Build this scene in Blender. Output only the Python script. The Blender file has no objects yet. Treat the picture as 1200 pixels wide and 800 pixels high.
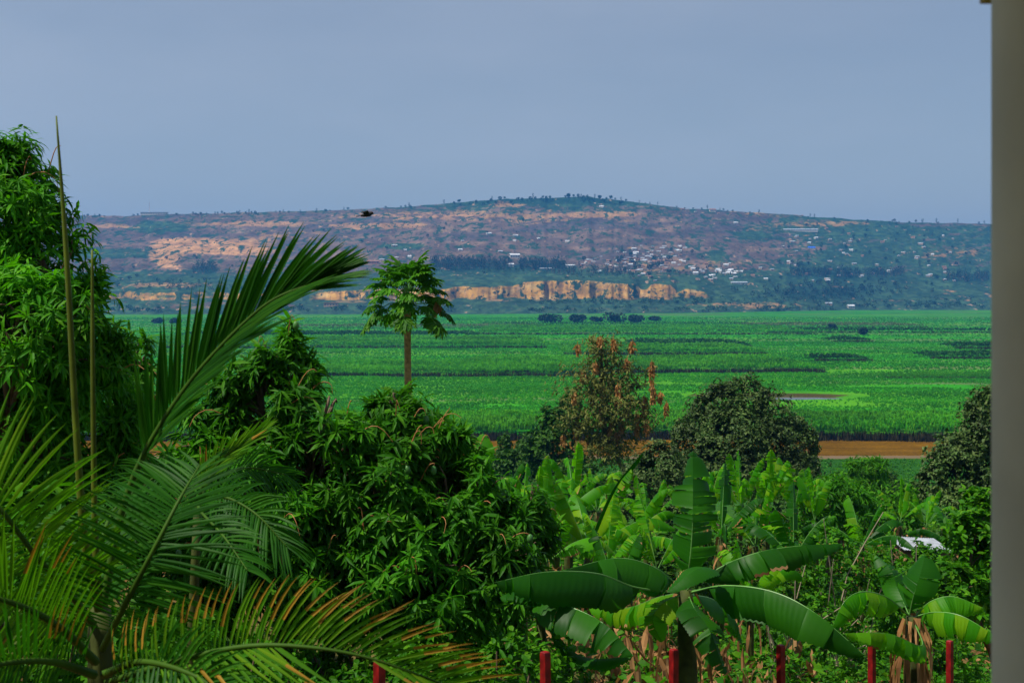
import bpy, math
import numpy as np
from mathutils import Vector
R = math.radians
S = bpy.context.scene
COL = S.collection

# ------------------------------------------------------------------ camera, sky, sun, exposure
EYE = 40.0                      # eye height above the valley floor
F = 1500.0                      # focal length in photo pixels (1200 wide)
HZ = 340.0                      # eye level in the photo
cam = bpy.data.objects.new('camera', bpy.data.cameras.new('camera'))
COL.objects.link(cam); S.camera = cam
cam.location = (0, 0, EYE); cam.rotation_euler = (R(90), 0, 0)
cam.data.sensor_width = 36; cam.data.lens = 36 * F / 1200
cam.data.shift_y = (HZ - 400) / 1200
cam.data.clip_start = .05; cam.data.clip_end = 20000
cam.data.dof.use_dof = True; cam.data.dof.focus_distance = 17; cam.data.dof.aperture_fstop = 5.6

SUN_EL, SUN_AZ = 60, 248        # azimuth clockwise from north (+Y): behind the camera to the left
w = bpy.data.worlds.new('World'); S.world = w; w.use_nodes = True
nt = w.node_tree; nt.nodes.clear()
wo = nt.nodes.new('ShaderNodeOutputWorld'); bg = nt.nodes.new('ShaderNodeBackground')
sky = nt.nodes.new('ShaderNodeTexSky'); sky.sky_type = 'NISHITA'; sky.sun_disc = False
sky.sun_elevation = R(SUN_EL); sky.sun_rotation = R(SUN_AZ)
sky.air_density = 1.2; sky.dust_density = 1.6; sky.ozone_density = 3.5; sky.altitude = 900
bg.inputs[1].default_value = 0.056
tc = nt.nodes.new('ShaderNodeTexCoord'); mp = nt.nodes.new('ShaderNodeMapping'); mp.inputs['Scale'].default_value = (1.2, 1.2, 4.0); mp.inputs['Location'].default_value = (.35, 0, .25)
no = nt.nodes.new('ShaderNodeTexNoise'); no.inputs['Scale'].default_value = 1.6; no.inputs['Detail'].default_value = 7; no.inputs['Roughness'].default_value = .5
mr = nt.nodes.new('ShaderNodeMapRange'); mr.interpolation_type = 'SMOOTHSTEP'; mr.inputs[1].default_value = .26; mr.inputs[2].default_value = .8; mr.inputs[3].default_value = .34; mr.inputs[4].default_value = .68
mx = nt.nodes.new('ShaderNodeMix'); mx.data_type = 'RGBA'; mx.inputs[7].default_value = (6.3, 6.95, 8.2, 1)
nt.links.new(tc.outputs['Generated'], mp.inputs[0]); nt.links.new(mp.outputs[0], no.inputs[0]); nt.links.new(no.outputs[0], mr.inputs[0]); nt.links.new(mr.outputs[0], mx.inputs[0])
nt.links.new(sky.outputs[0], mx.inputs[6]); nt.links.new(mx.outputs[2], bg.inputs[0]); nt.links.new(bg.outputs[0], wo.inputs[0])
sl = bpy.data.lights.new('sun', 'SUN'); sl.energy = 4.6; sl.angle = R(.55); sl.color = (1, .93, .82)
so = bpy.data.objects.new('sun', sl); COL.objects.link(so)
sd = Vector((math.sin(R(SUN_AZ)) * math.cos(R(SUN_EL)), math.cos(R(SUN_AZ)) * math.cos(R(SUN_EL)), math.sin(R(SUN_EL))))
so.rotation_euler = sd.to_track_quat('Z', 'Y').to_euler(); so.location = (0, -20, 120)
S.view_settings.view_transform = 'Standard'; S.view_settings.look = 'None'
S.view_settings.exposure = 0.45; S.view_settings.gamma = 1.0
S.render.engine = 'CYCLES'
S.cycles.use_denoising = True
S.cycles.max_bounces = 6; S.cycles.diffuse_bounces = 3; S.cycles.glossy_bounces = 2
S.cycles.transmission_bounces = 3; S.cycles.volume_bounces = 0; S.cycles.transparent_max_bounces = 6
S.cycles.caustics_reflective = False; S.cycles.caustics_refractive = False

# ------------------------------------------------------------------ helpers
rng = np.random.default_rng(11)
U = rng.uniform

def W(px, py, d):
    return np.array([(px - 600) / F * d, d, EYE - (py - HZ) / F * d])

def nrm(a):
    a = np.asarray(a, float)
    return a / np.maximum(np.linalg.norm(a, axis=-1, keepdims=True), 1e-9)

def vnoise(x, y, seed=0):
    x = np.asarray(x, float); y = np.asarray(y, float)
    xi = np.floor(x).astype(np.int64); yi = np.floor(y).astype(np.int64)
    fx = x - xi; fy = y - yi
    fx = fx * fx * (3 - 2 * fx); fy = fy * fy * (3 - 2 * fy)
    def h(a, b):
        n = (a * 374761393 + b * 668265263 + seed * 1442695041) & 0x7fffffff
        n = ((n ^ (n >> 13)) * 1274126177) & 0x7fffffff
        n = (n ^ (n >> 16)) & 0xffff
        return n / 65535.0
    return (h(xi, yi) * (1 - fx) + h(xi + 1, yi) * fx) * (1 - fy) + (h(xi, yi + 1) * (1 - fx) + h(xi + 1, yi + 1) * fx) * fy

def fbm(x, y, seed=0, o=4):
    s = 0; a = .5; t = 0
    for i in range(o):
        s = s + a * vnoise(np.asarray(x) * 2 ** i, np.asarray(y) * 2 ** i, seed + i); t += a; a *= .55
    return s / t

def sst(a, b, x):
    t = np.clip((x - a) / (b - a), 0, 1); return t * t * (3 - 2 * t)

class MB:
    def __init__(s):
        s.V = []; s.Fc = {3: [], 4: []}; s.M = {3: [], 4: []}; s.n = 0
    def add(s, V, faces, mi=0):
        V = np.asarray(V, float).reshape(-1, 3)
        for f in (faces if isinstance(faces, (list, tuple)) and len(faces) and isinstance(faces[0], np.ndarray) and faces[0].ndim == 2 else [np.asarray(faces)]):
            if len(f) == 0: continue
            s.Fc[f.shape[1]].append(f + s.n); s.M[f.shape[1]].append(np.full(len(f), mi))
        s.V.append(V); s.n += len(V)
    def build(s, name, mats, parent=None, origin=(0, 0, 0), smooth=False):
        V = (np.concatenate(s.V) if s.V else np.zeros((0, 3))) - np.asarray(origin, float)
        me = bpy.data.meshes.new(name)
        tri = np.concatenate(s.Fc[3]) if s.Fc[3] else np.zeros((0, 3), int)
        qd = np.concatenate(s.Fc[4]) if s.Fc[4] else np.zeros((0, 4), int)
        mi = np.concatenate(s.M[3] + s.M[4]) if (s.M[3] or s.M[4]) else np.zeros(0, int)
        me.vertices.add(len(V)); me.vertices.foreach_set('co', V.astype(np.float32).ravel())
        me.loops.add(tri.size + qd.size)
        me.loops.foreach_set('vertex_index', np.concatenate([tri.ravel(), qd.ravel()]).astype(np.int32))
        me.polygons.add(len(tri) + len(qd))
        ls = np.concatenate([np.arange(len(tri)) * 3, tri.size + np.arange(len(qd)) * 4]).astype(np.int32)
        me.polygons.foreach_set('loop_start', ls)
        me.update(calc_edges=True)
        for m in (mats if isinstance(mats, (list, tuple)) else [mats]): me.materials.append(m)
        me.polygons.foreach_set('material_index', mi.astype(np.int32))
        me.polygons.foreach_set('use_smooth', np.full(len(mi), smooth))
        me.validate()
        o = bpy.data.objects.new(name, me); COL.objects.link(o)
        if parent is not None: o.parent = parent
        else: o.location = origin
        return o

def tag(o, label=None, cat=None, group=None, kind=None):
    if label: o['label'] = label
    if cat: o['category'] = cat
    if group: o['group'] = group
    if kind: o['kind'] = kind
    return o

def thing(name, loc, label, cat, group=None):
    o = bpy.data.objects.new(name, None); COL.objects.link(o)
    o.empty_display_size = .3; o.location = loc
    return tag(o, label, cat, group)

def tube(mb, pts, rad, n=6, mi=0, cap=True):
    P = np.asarray(pts, float); k = len(P); rad = np.broadcast_to(rad, (k,))
    T = nrm(np.gradient(P, axis=0))
    a = np.array([0, 0, 1.]) if abs(T[0][2]) < .9 else np.array([1., 0, 0])
    u = nrm(np.cross(T[0], a)); ring = []
    th = np.arange(n) * 2 * math.pi / n
    for i in range(k):
        u = nrm(u - T[i] * (u @ T[i])); v = np.cross(T[i], u)
        ring.append(P[i] + rad[i] * (np.cos(th)[:, None] * u + np.sin(th)[:, None] * v))
    V = np.concatenate(ring); j = np.arange(n); jn = (j + 1) % n
    Q = np.concatenate([np.stack([i * n + j, i * n + jn, (i + 1) * n + jn, (i + 1) * n + j], 1) for i in range(k - 1)])
    fs = [Q]
    if cap:
        V = np.concatenate([V, P[:1], P[-1:]])
        fs.append(np.stack([np.full(n, k * n), jn, j], 1)); fs.append(np.stack([np.full(n, k * n + 1), (k - 1) * n + j, (k - 1) * n + jn], 1))
    mb.add(V, fs, mi)

def box(mb, c, s, mi=0, rz=0):
    c = np.asarray(c, float); s = np.asarray(s, float) / 2
    V = np.array([[x, y, z] for x in (-1, 1) for y in (-1, 1) for z in (-1, 1)], float) * s
    ca, sa = math.cos(rz), math.sin(rz)
    V = V @ np.array([[ca, sa, 0], [-sa, ca, 0], [0, 0, 1]]) + c
    mb.add(V, np.array([[0, 1, 3, 2], [4, 6, 7, 5], [0, 4, 5, 1], [2, 3, 7, 6], [0, 2, 6, 4], [1, 5, 7, 3]]), mi)

def spline(pts, n):
    P = np.asarray(pts, float)
    Q = np.concatenate([[2 * P[0] - P[1]], P, [2 * P[-1] - P[-2]]]); out = []
    m = len(P) - 1
    for s in np.linspace(0, m, n):
        i = min(int(s), m - 1); t = s - i
        a, b, c, d = Q[i], Q[i + 1], Q[i + 2], Q[i + 3]
        out.append(.5 * (2 * b + (c - a) * t + (2 * a - 5 * b + 4 * c - d) * t * t + (3 * b - 3 * c + d - a) * t ** 3))
    return np.array(out)

def leaf_tpl(rows, fold=.25):
    """rows: (x, half width, z); first and last rows are points."""
    V = [[rows[0][0], 0, rows[0][2]]]
    for x, hw, z in rows[1:-1]: V += [[x, -hw, z - fold * hw * -1], [x, 0, z], [x, hw, z + fold * hw]]
    V.append([rows[-1][0], 0, rows[-1][2]])
    T = [[0, 2, 1], [0, 3, 2]]; Q = []
    m = len(rows) - 2
    for i in range(m - 1):
        a = 1 + 3 * i; Q += [[a, a + 1, a + 4, a + 3], [a + 1, a + 2, a + 5, a + 4]]
    e = 1 + 3 * (m - 1); t = len(V) - 1
    T += [[e, e + 1, t], [e + 1, e + 2, t]]
    return np.array(V, float), np.array(T), np.array(Q).reshape(-1, 4)

LANCE = leaf_tpl([(0, 0, 0), (.22, .085, .03), (.6, .095, .0), (1, 0, -.14)])
BROAD = leaf_tpl([(0, 0, 0), (.3, .26, .02), (.7, .22, -.02), (1, 0, -.12)])
DIAM = (np.array([[0, 0, 0], [.45, -.24, .05], [1, 0, -.06], [.45, .24, .05]], float), np.array([[0, 2, 1], [0, 3, 2]]), np.zeros((0, 4), int))

def batch(mb, tpl, P, X, N, L, Wd=None, mi=0):
    V, T, Q = tpl
    P = np.asarray(P, float); n = len(P)
    if n == 0: return
    X = nrm(X); N = np.asarray(N, float); Z = nrm(N - (N * X).sum(1, keepdims=True) * X); Y = np.cross(Z, X)
    L = np.broadcast_to(L, (n,))[:, None, None]; Wd = L if Wd is None else np.broadcast_to(Wd, (n,))[:, None, None]
    out = P[:, None] + L * V[None, :, 0:1] * X[:, None] + Wd * V[None, :, 1:2] * Y[:, None] + L * V[None, :, 2:3] * Z[:, None]
    off = (np.arange(n) * len(V))[:, None, None]
    mb.add(out.reshape(-1, 3), [(T[None] + off).reshape(-1, 3), (Q[None] + off).reshape(-1, 4)], mi)

# ------------------------------------------------------------------ materials
def mat(name):
    m = bpy.data.materials.new(name); m.use_nodes = True; nt = m.node_tree
    b = nt.nodes['Principled BSDF']; return m, nt, b

def N(nt, t, **k):
    n = nt.nodes.new(t)
    for a, v in k.items(): setattr(n, a, v)
    return n

def plain(name, c, rough=.7, var=.25, scale=3, bump=0, metal=0, spec=.3):
    m, nt, b = mat(name)
    tc = N(nt, 'ShaderNodeTexCoord'); no = N(nt, 'ShaderNodeTexNoise'); no.inputs['Scale'].default_value = scale; no.inputs['Detail'].default_value = 6
    nt.links.new(tc.outputs['Object'], no.inputs['Vector'])
    mr = N(nt, 'ShaderNodeMapRange'); mr.inputs[1].default_value = .3; mr.inputs[2].default_value = .7
    mr.inputs[3].default_value = 1 - var; mr.inputs[4].default_value = 1 + var * .6
    nt.links.new(no.outputs[0], mr.inputs[0])
    mx = N(nt, 'ShaderNodeVectorMath', operation='SCALE'); mx.inputs[0].default_value = c[:3]
    nt.links.new(mr.outputs[0], mx.inputs['Scale']); nt.links.new(mx.outputs[0], b.inputs['Base Color'])
    b.inputs['Roughness'].default_value = rough; b.inputs['Metallic'].default_value = metal; b.inputs['Specular IOR Level'].default_value = spec
    if bump:
        bp = N(nt, 'ShaderNodeBump'); bp.inputs['Strength'].default_value = bump; bp.inputs['Distance'].default_value = .02
        nt.links.new(no.outputs[0], bp.inputs['Height']); nt.links.new(bp.outputs[0], b.inputs['Normal'])
    return m

def leafmat(name, cols, trans=.3, tcol=(.12, .25, .01), rough=.5, spec=.18, patch=.6, pscale=.8, alt=None):
    """cols: per-leaf colour variation; patch: slow variation of age through the crown."""
    m, nt, b = mat(name); L = nt.links
    g = N(nt, 'ShaderNodeNewGeometry'); cr = N(nt, 'ShaderNodeValToRGB')
    e = cr.color_ramp.elements
    while len(e) < len(cols): e.new(.5)
    for i, c in enumerate(cols): e[i].position = i / (len(cols) - 1); e[i].color = (c[0] * (1.35 if c[1] > c[0] * 1.2 else 1), c[1], c[2], 1)
    L.new(g.outputs['Random Per Island'], cr.inputs[0])
    tc = N(nt, 'ShaderNodeTexCoord'); no = N(nt, 'ShaderNodeTexNoise'); no.inputs['Scale'].default_value = pscale
    L.new(tc.outputs['Object'], no.inputs[0])
    mr = N(nt, 'ShaderNodeMapRange'); mr.inputs[1].default_value = .32; mr.inputs[2].default_value = .68
    mr.inputs[3].default_value = 1 - patch * .6; mr.inputs[4].default_value = 1 + patch * .6
    L.new(no.outputs[0], mr.inputs[0])
    bc = cr.outputs[0]
    if alt:     # broad soft patches of another growth stage across the plain
        mp = N(nt, 'ShaderNodeMapping'); mp.inputs['Scale'].default_value = (.009, .022, .01); L.new(tc.outputs['Object'], mp.inputs[0])
        n2 = N(nt, 'ShaderNodeTexNoise'); n2.inputs['Scale'].default_value = 1; n2.inputs['Detail'].default_value = 3; L.new(mp.outputs[0], n2.inputs[0])
        m2 = N(nt, 'ShaderNodeMapRange', interpolation_type='SMOOTHSTEP'); m2.inputs[1].default_value = .44; m2.inputs[2].default_value = .62; m2.inputs[4].default_value = .8; L.new(n2.outputs[0], m2.inputs[0])
        xx = N(nt, 'ShaderNodeMix', data_type='RGBA'); L.new(m2.outputs[0], xx.inputs[0]); L.new(bc, xx.inputs[6]); xx.inputs[7].default_value = (*alt, 1); bc = xx.outputs[2]
    sc = N(nt, 'ShaderNodeVectorMath', operation='SCALE'); L.new(bc, sc.inputs[0]); L.new(mr.outputs[0], sc.inputs['Scale'])
    L.new(sc.outputs[0], b.inputs['Base Color'])
    b.inputs['Roughness'].default_value = rough; b.inputs['Specular IOR Level'].default_value = spec
    tr = N(nt, 'ShaderNodeBsdfTranslucent'); mul = N(nt, 'ShaderNodeVectorMath', operation='SCALE'); mul.inputs[0].default_value = tcol
    L.new(mr.outputs[0], mul.inputs['Scale']); L.new(mul.outputs[0], tr.inputs[0])
    ms = N(nt, 'ShaderNodeMixShader'); ms.inputs[0].default_value = trans
    L.new(b.outputs[0], ms.inputs[1]); L.new(tr.outputs[0], ms.inputs[2])
    L.new(ms.outputs[0], nt.nodes['Material Output'].inputs[0])
    return m

M = {}
M['mango'] = leafmat('mango_leaf', [(.012, .085, .003), (.022, .145, .004), (.045, .20, .006)], .3, (.06, .30, .003), .5, .09)
M['mango_bright'] = leafmat('mango_leaf_bright', [(.016, .12, .003), (.028, .19, .004), (.06, .25, .006)], .34, (.08, .36, .003), .5, .09)
M['dark_leaf'] = leafmat('dark_leaf', [(.016, .055, .009), (.032, .088, .016), (.06, .12, .03)], .14, (.03, .09, .01), .5, .16, .8, .5)
M['shrub'] = leafmat('shrub_leaf', [(.014, .095, .003), (.024, .15, .004), (.06, .22, .006)], .3, (.07, .30, .003), .5, .1)
M['bank_shrub'] = leafmat('bank_shrub_leaf', [(.012, .052, .007), (.02, .085, .009), (.035, .11, .012)], .2, (.03, .13, .006), .5, .1)
M['airy'] = leafmat('airy_leaf', [(.05, .085, .018), (.085, .125, .026), (.14, .16, .035)], .25, (.09, .15, .02), .6, .1)
M['papaya'] = leafmat('papaya_leaf', [(.016, .10, .006), (.028, .15, .008), (.055, .21, .010)], .3, (.06, .27, .005), .5, .1)
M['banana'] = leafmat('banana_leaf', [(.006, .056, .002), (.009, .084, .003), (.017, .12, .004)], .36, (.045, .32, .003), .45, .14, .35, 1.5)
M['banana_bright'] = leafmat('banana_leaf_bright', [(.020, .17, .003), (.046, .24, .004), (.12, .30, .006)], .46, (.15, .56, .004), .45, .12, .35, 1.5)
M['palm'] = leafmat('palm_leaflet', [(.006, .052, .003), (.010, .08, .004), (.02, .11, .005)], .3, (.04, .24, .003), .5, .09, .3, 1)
M['palm_lit'] = leafmat('palm_leaflet_lit_pale', [(.025, .13, .004), (.045, .175, .005), (.09, .23, .006)], .35, (.11, .38, .004), .5, .1, .3, 1)  # sunlight on fronds put into a brighter leaflet colour; also the pale young leaf
M['weed'] = leafmat('weed_leaf', [(.012, .085, .003), (.024, .14, .004), (.06, .20, .006)], .28, (.06, .28, .003), .55, .08, .8, .5)
M['grass'] = leafmat('grass_blade', [(.016, .12, .005), (.03, .18, .006), (.07, .23, .009)], .3, (.06, .3, .005), .55, .08, .6, .4)
M['dry'] = leafmat('dry_leaf', [(.16, .075, .028), (.28, .14, .05), (.40, .23, .10)], .2, (.3, .15, .04), .7, .15, .5, 2)
M['pod'] = leafmat('dry_pod', [(.24, .11, .03), (.36, .18, .05), (.44, .27, .10)], .25, (.5, .17, .03), .7, .15, .3, 1)
M['cane'] = leafmat('cane_leaf', [(.016, .20, .003), (.032, .26, .004), (.075, .33, .007)], .3, (.10, .40, .004), .6, .06, .5, .02, (.075, .28, .008))
M['cane_low'] = leafmat('young_cane_leaf', [(.012, .17, .003), (.022, .23, .004), (.06, .28, .006)], .3, (.06, .36, .004), .6, .06, .5, .02, (.05, .29, .006))
M['cane_dark'] = leafmat('dark_cane_leaf', [(.010, .062, .006), (.016, .09, .008), (.03, .12, .010)], .2, (.03, .14, .005), .6, .06, .7, .02)
M['cane_reed'] = leafmat('reed_leaf', [(.04, .11, .03), (.09, .16, .05), (.22, .25, .13)], .25, (.14, .24, .05), .6, .1, .6, .02)
M['stalk'] = leafmat('cane_stalk', [(.018, .022, .007), (.032, .032, .010), (.06, .05, .018)], .08, (.03, .04, .01), .7, .06)
M['far_leaf'] = leafmat('far_tree_leaf', [(.010, .034, .018), (.014, .046, .022), (.020, .062, .026)], .1, (.02, .07, .02), .6, .2, .5, .1)
M['far_leaf_green'] = leafmat('far_tree_leaf_green', [(.014, .055, .022), (.022, .08, .026), (.03, .10, .03)], .1, (.03, .1, .02), .6, .2, .5, .1)
M['bark'] = plain('grey_bark', (.12, .085, .05), .85, .5, 8, .6)
M['bark_pale'] = plain('pale_bark', (.30, .25, .17), .8, .4, 9, .5)
M['papaya_bark'] = plain('papaya_bark', (.28, .19, .065), .8, .45, 14, .8)
M['stem'] = plain('banana_stem', (.05, .065, .014), .7, .6, 6, .4, 0, .12)
M['rachis'] = plain('palm_rachis', (.035, .09, .006), .6, .3, 5, 0, 0, .12)
M['spear'] = plain('palm_spear', (.085, .12, .008), .55, .45, 5, 0, 0, .15)
M['rib'] = plain('banana_midrib', (.10, .26, .05), .45, .2, 5)
M['panicle'] = plain('flower_stalk', (.30, .13, .04), .7, .3, 6)
M['fruit'] = plain('green_fruit', (.05, .16, .03), .45, .3, 6)
M['red_paint'] = plain('red_paint', (.21, .008, .008), .5, .6, 9, .35, 0, .2)
M['column'] = plain('cream_paint', (.50, .50, .36), .75, .22, 2.2, .3)
M['ochre'] = plain('ochre_paint', (.30, .22, .03), .75, .2, 5)
M['plaster'] = plain('balcony_plaster', (.5, .46, .36), .8, .15, 2)
M['tin'] = plain('shed_tin', (.33, .36, .40), .5, .35, 2.5, .1, .1, .3)
M['mudwall'] = plain('mud_wall', (.36, .19, .09), .9, .3, 3)
M['white_wall'] = plain('white_wall', (.60, .55, .47), .8, .12, .3)
M['tan_wall'] = plain('tan_wall', (.46, .30, .19), .85, .25, .3)
M['brick_wall'] = plain('red_brick_wall', (.32, .13, .08), .85, .3, .3)
M['pale_roof'] = plain('pale_metal_roof', (.36, .40, .45), .5, .2, .2)
M['white_roof'] = plain('white_metal_roof', (.60, .62, .65), .5, .1, .2)
M['rust_roof'] = plain('rusty_roof', (.27, .13, .085), .75, .35, .2)
M['blue_roof'] = plain('blue_roof', (.03, .12, .60), .5, .2, .2)
M['glass'] = plain('dark_window', (.05, .06, .07), .3, .2, 1)
M['feather'] = plain('dark_feather', (.012, .011, .012), .7, .3, 20)
M['mast'] = plain('mast_paint', (.6, .55, .55), .6, .1, 1)

# ------------------------------------------------------------------ haze
mb = MB(); box(mb, (0, 3200, 170), (9600, 6520, 352))
M['haze'], hnt, hb = mat('haze_air'); hnt.nodes.remove(hb)
hv = N(hnt, 'ShaderNodeVolumePrincipled'); hv.inputs['Color'].default_value = (.07, .40, 1.0, 1)
hv.inputs['Density'].default_value = 1.2e-4; hv.inputs['Anisotropy'].default_value = .2
hnt.links.new(hv.outputs[0], hnt.nodes['Material Output'].inputs['Volume'])
tag(mb.build('haze', M['haze']), 'thin blue haze filling the air over the valley', 'haze', kind='stuff')

# ------------------------------------------------------------------ terrain
DROP = np.array([[-40, 4.3], [0, 4.5], [10, 4.7], [14, 4.95], [18, 5.25], [25, 6.3], [35, 7.9], [45, 9.4], [60, 11.7], [80, 14.6], [100, 17.4], [160, 26], [230, 36], [262, 39.6], [285, 40], [9000, 40]])
def gz(x, y):
    x = np.asarray(x, float); y = np.asarray(y, float)
    z = EYE - np.interp(y, DROP[:, 0], DROP[:, 1])
    z = z - .2 * np.clip(x, -7, 9) * (1 - sst(26, 60, y))
    z = z + (fbm(x / 6, y / 6, 5) - .5) * .5 * sst(3, 12, y) * (1 - sst(260, 300, y))
    # river bed: near bank, bed, gently sloping mud bank
    wob = (fbm(x / 40, y * 0 + 3, 9) - .5) * 5
    yy = y + wob
    z = np.where(yy > 300, z - np.interp(yy, [300, 306, 311, 315, 319, 345, 352, 354], [0, .15, 2.2, 2.2, 1.05, .55, .1, 0]), z)
    # pond hollow
    e = ((x - 104) / 21) ** 2 + ((y - 478) / 8) ** 2
    z = z - 1.0 * (1 - sst(.7, 1.15, e))
    return z

def attr_mesh(o, name, rgb):
    ca = o.data.color_attributes.new(name, 'FLOAT_COLOR', 'POINT')
    ca.data.foreach_set('color', np.concatenate([rgb, np.ones((len(rgb), 1))], 1).astype(np.float32).ravel())

def grid(mb, X, Y, Z):
    r, c = X.shape
    i = np.arange(r - 1)[:, None] * c + np.arange(c - 1)[None]
    mb.add(np.stack([X, Y, Z], -1).reshape(-1, 3), np.stack([i, i + 1, i + 1 + c, i + c], -1).reshape(-1, 4))

def terrain_mat(name, detail):
    m, nt, b = mat(name); L = nt.links
    at = N(nt, 'ShaderNodeVertexColor', layer_name='soil'); tc = N(nt, 'ShaderNodeTexCoord')
    val = at.outputs[0]
    for (sx, sy, sz, sc, lo, hi, tint) in detail:
        mp = N(nt, 'ShaderNodeMapping'); mp.inputs['Scale'].default_value = (sx, sy, sz); L.new(tc.outputs['Object'], mp.inputs[0])
        no = N(nt, 'ShaderNodeTexNoise'); no.inputs['Scale'].default_value = sc; no.inputs['Detail'].default_value = 5; L.new(mp.outputs[0], no.inputs[0]); no.inputs['Roughness'].default_value = .62
        if tint is None:
            mr = N(nt, 'ShaderNodeMapRange'); mr.inputs[1].default_value = .3; mr.inputs[2].default_value = .7; mr.inputs[3].default_value = lo; mr.inputs[4].default_value = hi
            L.new(no.outputs[0], mr.inputs[0])
            s = N(nt, 'ShaderNodeVectorMath', operation='SCALE'); L.new(val, s.inputs[0]); L.new(mr.outputs[0], s.inputs['Scale']); val = s.outputs[0]
        else:
            mr = N(nt, 'ShaderNodeMapRange', interpolation_type='SMOOTHSTEP'); mr.inputs[1].default_value = lo; mr.inputs[2].default_value = hi
            L.new(no.outputs[0], mr.inputs[0])
            mx = N(nt, 'ShaderNodeMix', data_type='RGBA'); L.new(mr.outputs[0], mx.inputs[0]); L.new(val, mx.inputs[6]); mx.inputs[7].default_value = (*tint, 1); val = mx.outputs[2]
    L.new(val, b.inputs['Base Color']); b.inputs['Roughness'].default_value = .95; b.inputs['Specular IOR Level'].default_value = .03
    return m

yr = np.concatenate([np.linspace(-30, 3, 12), np.geomspace(4, 60, 90), np.linspace(61, 296, 90), np.linspace(297, 360, 64), np.linspace(362, 700, 120), np.geomspace(705, 3300, 120)])
us = np.linspace(-1, 1, 261)
Y = np.repeat(yr[:, None], len(us), 1); X = us[None] * (40 + np.maximum(Y, 0) * .62)
Z = gz(X, Y)
mb = MB(); grid(mb, X, Y, Z)
n1 = fbm(X / 3, Y / 3, 21); n2 = fbm(X / 90, Y / 30, 22); n3 = fbm(X / 300, Y / 45, 23)
soil = np.array([.17, .085, .035]); litter = np.array([.24, .14, .06]); herb = np.array([.03, .09, .014])
field = np.array([.022, .20, .004]); mud = np.array([.135, .068, .003]); field2 = np.array([.06, .23, .006])
def mixc(a, b, t): return a * (1 - t[..., None]) + b * t[..., None]
near = mixc(np.broadcast_to(soil, X.shape + (3,)), litter, sst(.45, .6, n1))
near = mixc(near, herb, sst(.42, .55, n2 * .6 + n1 * .4 + .04))
grassy = np.broadcast_to(np.array([.018, .085, .006]), X.shape + (3,))
C = mixc(near, grassy, sst(60, 200, Y))
fl = mixc(np.broadcast_to(field, X.shape + (3,)), field2, sst(.45, .62, n3))
fl = mixc(fl, np.array([.10, .13, .05]), .7 * sst(.58, .68, fbm(X / 160, Y / 22, 31)))
C = mixc(C, fl, sst(350, 358, Y))
wob = (fbm(X / 40, Y * 0 + 3, 9) - .5) * 5
C = mixc(C, mud * (.45 + .9 * fbm(X / 16, Y / 1.6, 68)[..., None] + .25 * (n1[..., None] - .5)), sst(303, 309, Y + wob) * (1 - sst(350, 353, Y + wob)))
pd = ((X - 98) / (30 + 14 * (fbm(X / 12, Y / 12, 66) - .5))) ** 2 + ((Y - 487) / (11 + 8 * (fbm(X / 8, Y / 8, 67) - .5))) ** 2
C = mixc(C, np.array([.055, .045, .012]), 1 - sst(.8, 1.1, pd))
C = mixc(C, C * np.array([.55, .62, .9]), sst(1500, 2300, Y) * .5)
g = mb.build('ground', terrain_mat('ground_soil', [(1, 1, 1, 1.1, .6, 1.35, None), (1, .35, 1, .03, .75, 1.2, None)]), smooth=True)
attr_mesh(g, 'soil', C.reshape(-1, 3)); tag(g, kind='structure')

def water_mat(name, col, rough):
    m, nt, b = mat(name); b.inputs['Base Color'].default_value = (*col, 1); b.inputs['Roughness'].default_value = rough; b.inputs['IOR'].default_value = 1.33
    tc = N(nt, 'ShaderNodeTexCoord'); mp = N(nt, 'ShaderNodeMapping'); mp.inputs['Scale'].default_value = (.35, 1, 1); nt.links.new(tc.outputs['Object'], mp.inputs[0])
    no = N(nt, 'ShaderNodeTexNoise'); no.inputs['Scale'].default_value = .9; no.inputs['Detail'].default_value = 4; nt.links.new(mp.outputs[0], no.inputs[0])
    bp = N(nt, 'ShaderNodeBump'); bp.inputs['Strength'].default_value = .25; bp.inputs['Distance'].default_value = .1
    nt.links.new(no.outputs[0], bp.inputs['Height']); nt.links.new(bp.outputs[0], b.inputs['Normal'])
    return m
mb = MB(); xs = np.linspace(-240, 240, 40); ys = np.linspace(302, 344, 6)
grid(mb, *np.meshgrid(xs, ys), np.full((6, 40), -1.15)); tag(mb.build('river', water_mat('muddy_water', (.16, .09, .02), .3)), kind='structure')
mb = MB(); th = np.linspace(0, 2 * math.pi, 40, endpoint=False)
mb.add(np.stack([104 + 21 * np.cos(th), 478 + 8 * np.sin(th), np.full(40, -.45)], 1).tolist() + [[104, 478, -.45]], np.array([[i, (i + 1) % 40, 40] for i in range(40)]))
tag(mb.build('pond', water_mat('pond_water', (.10, .11, .08), .12)), kind='structure')

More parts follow.
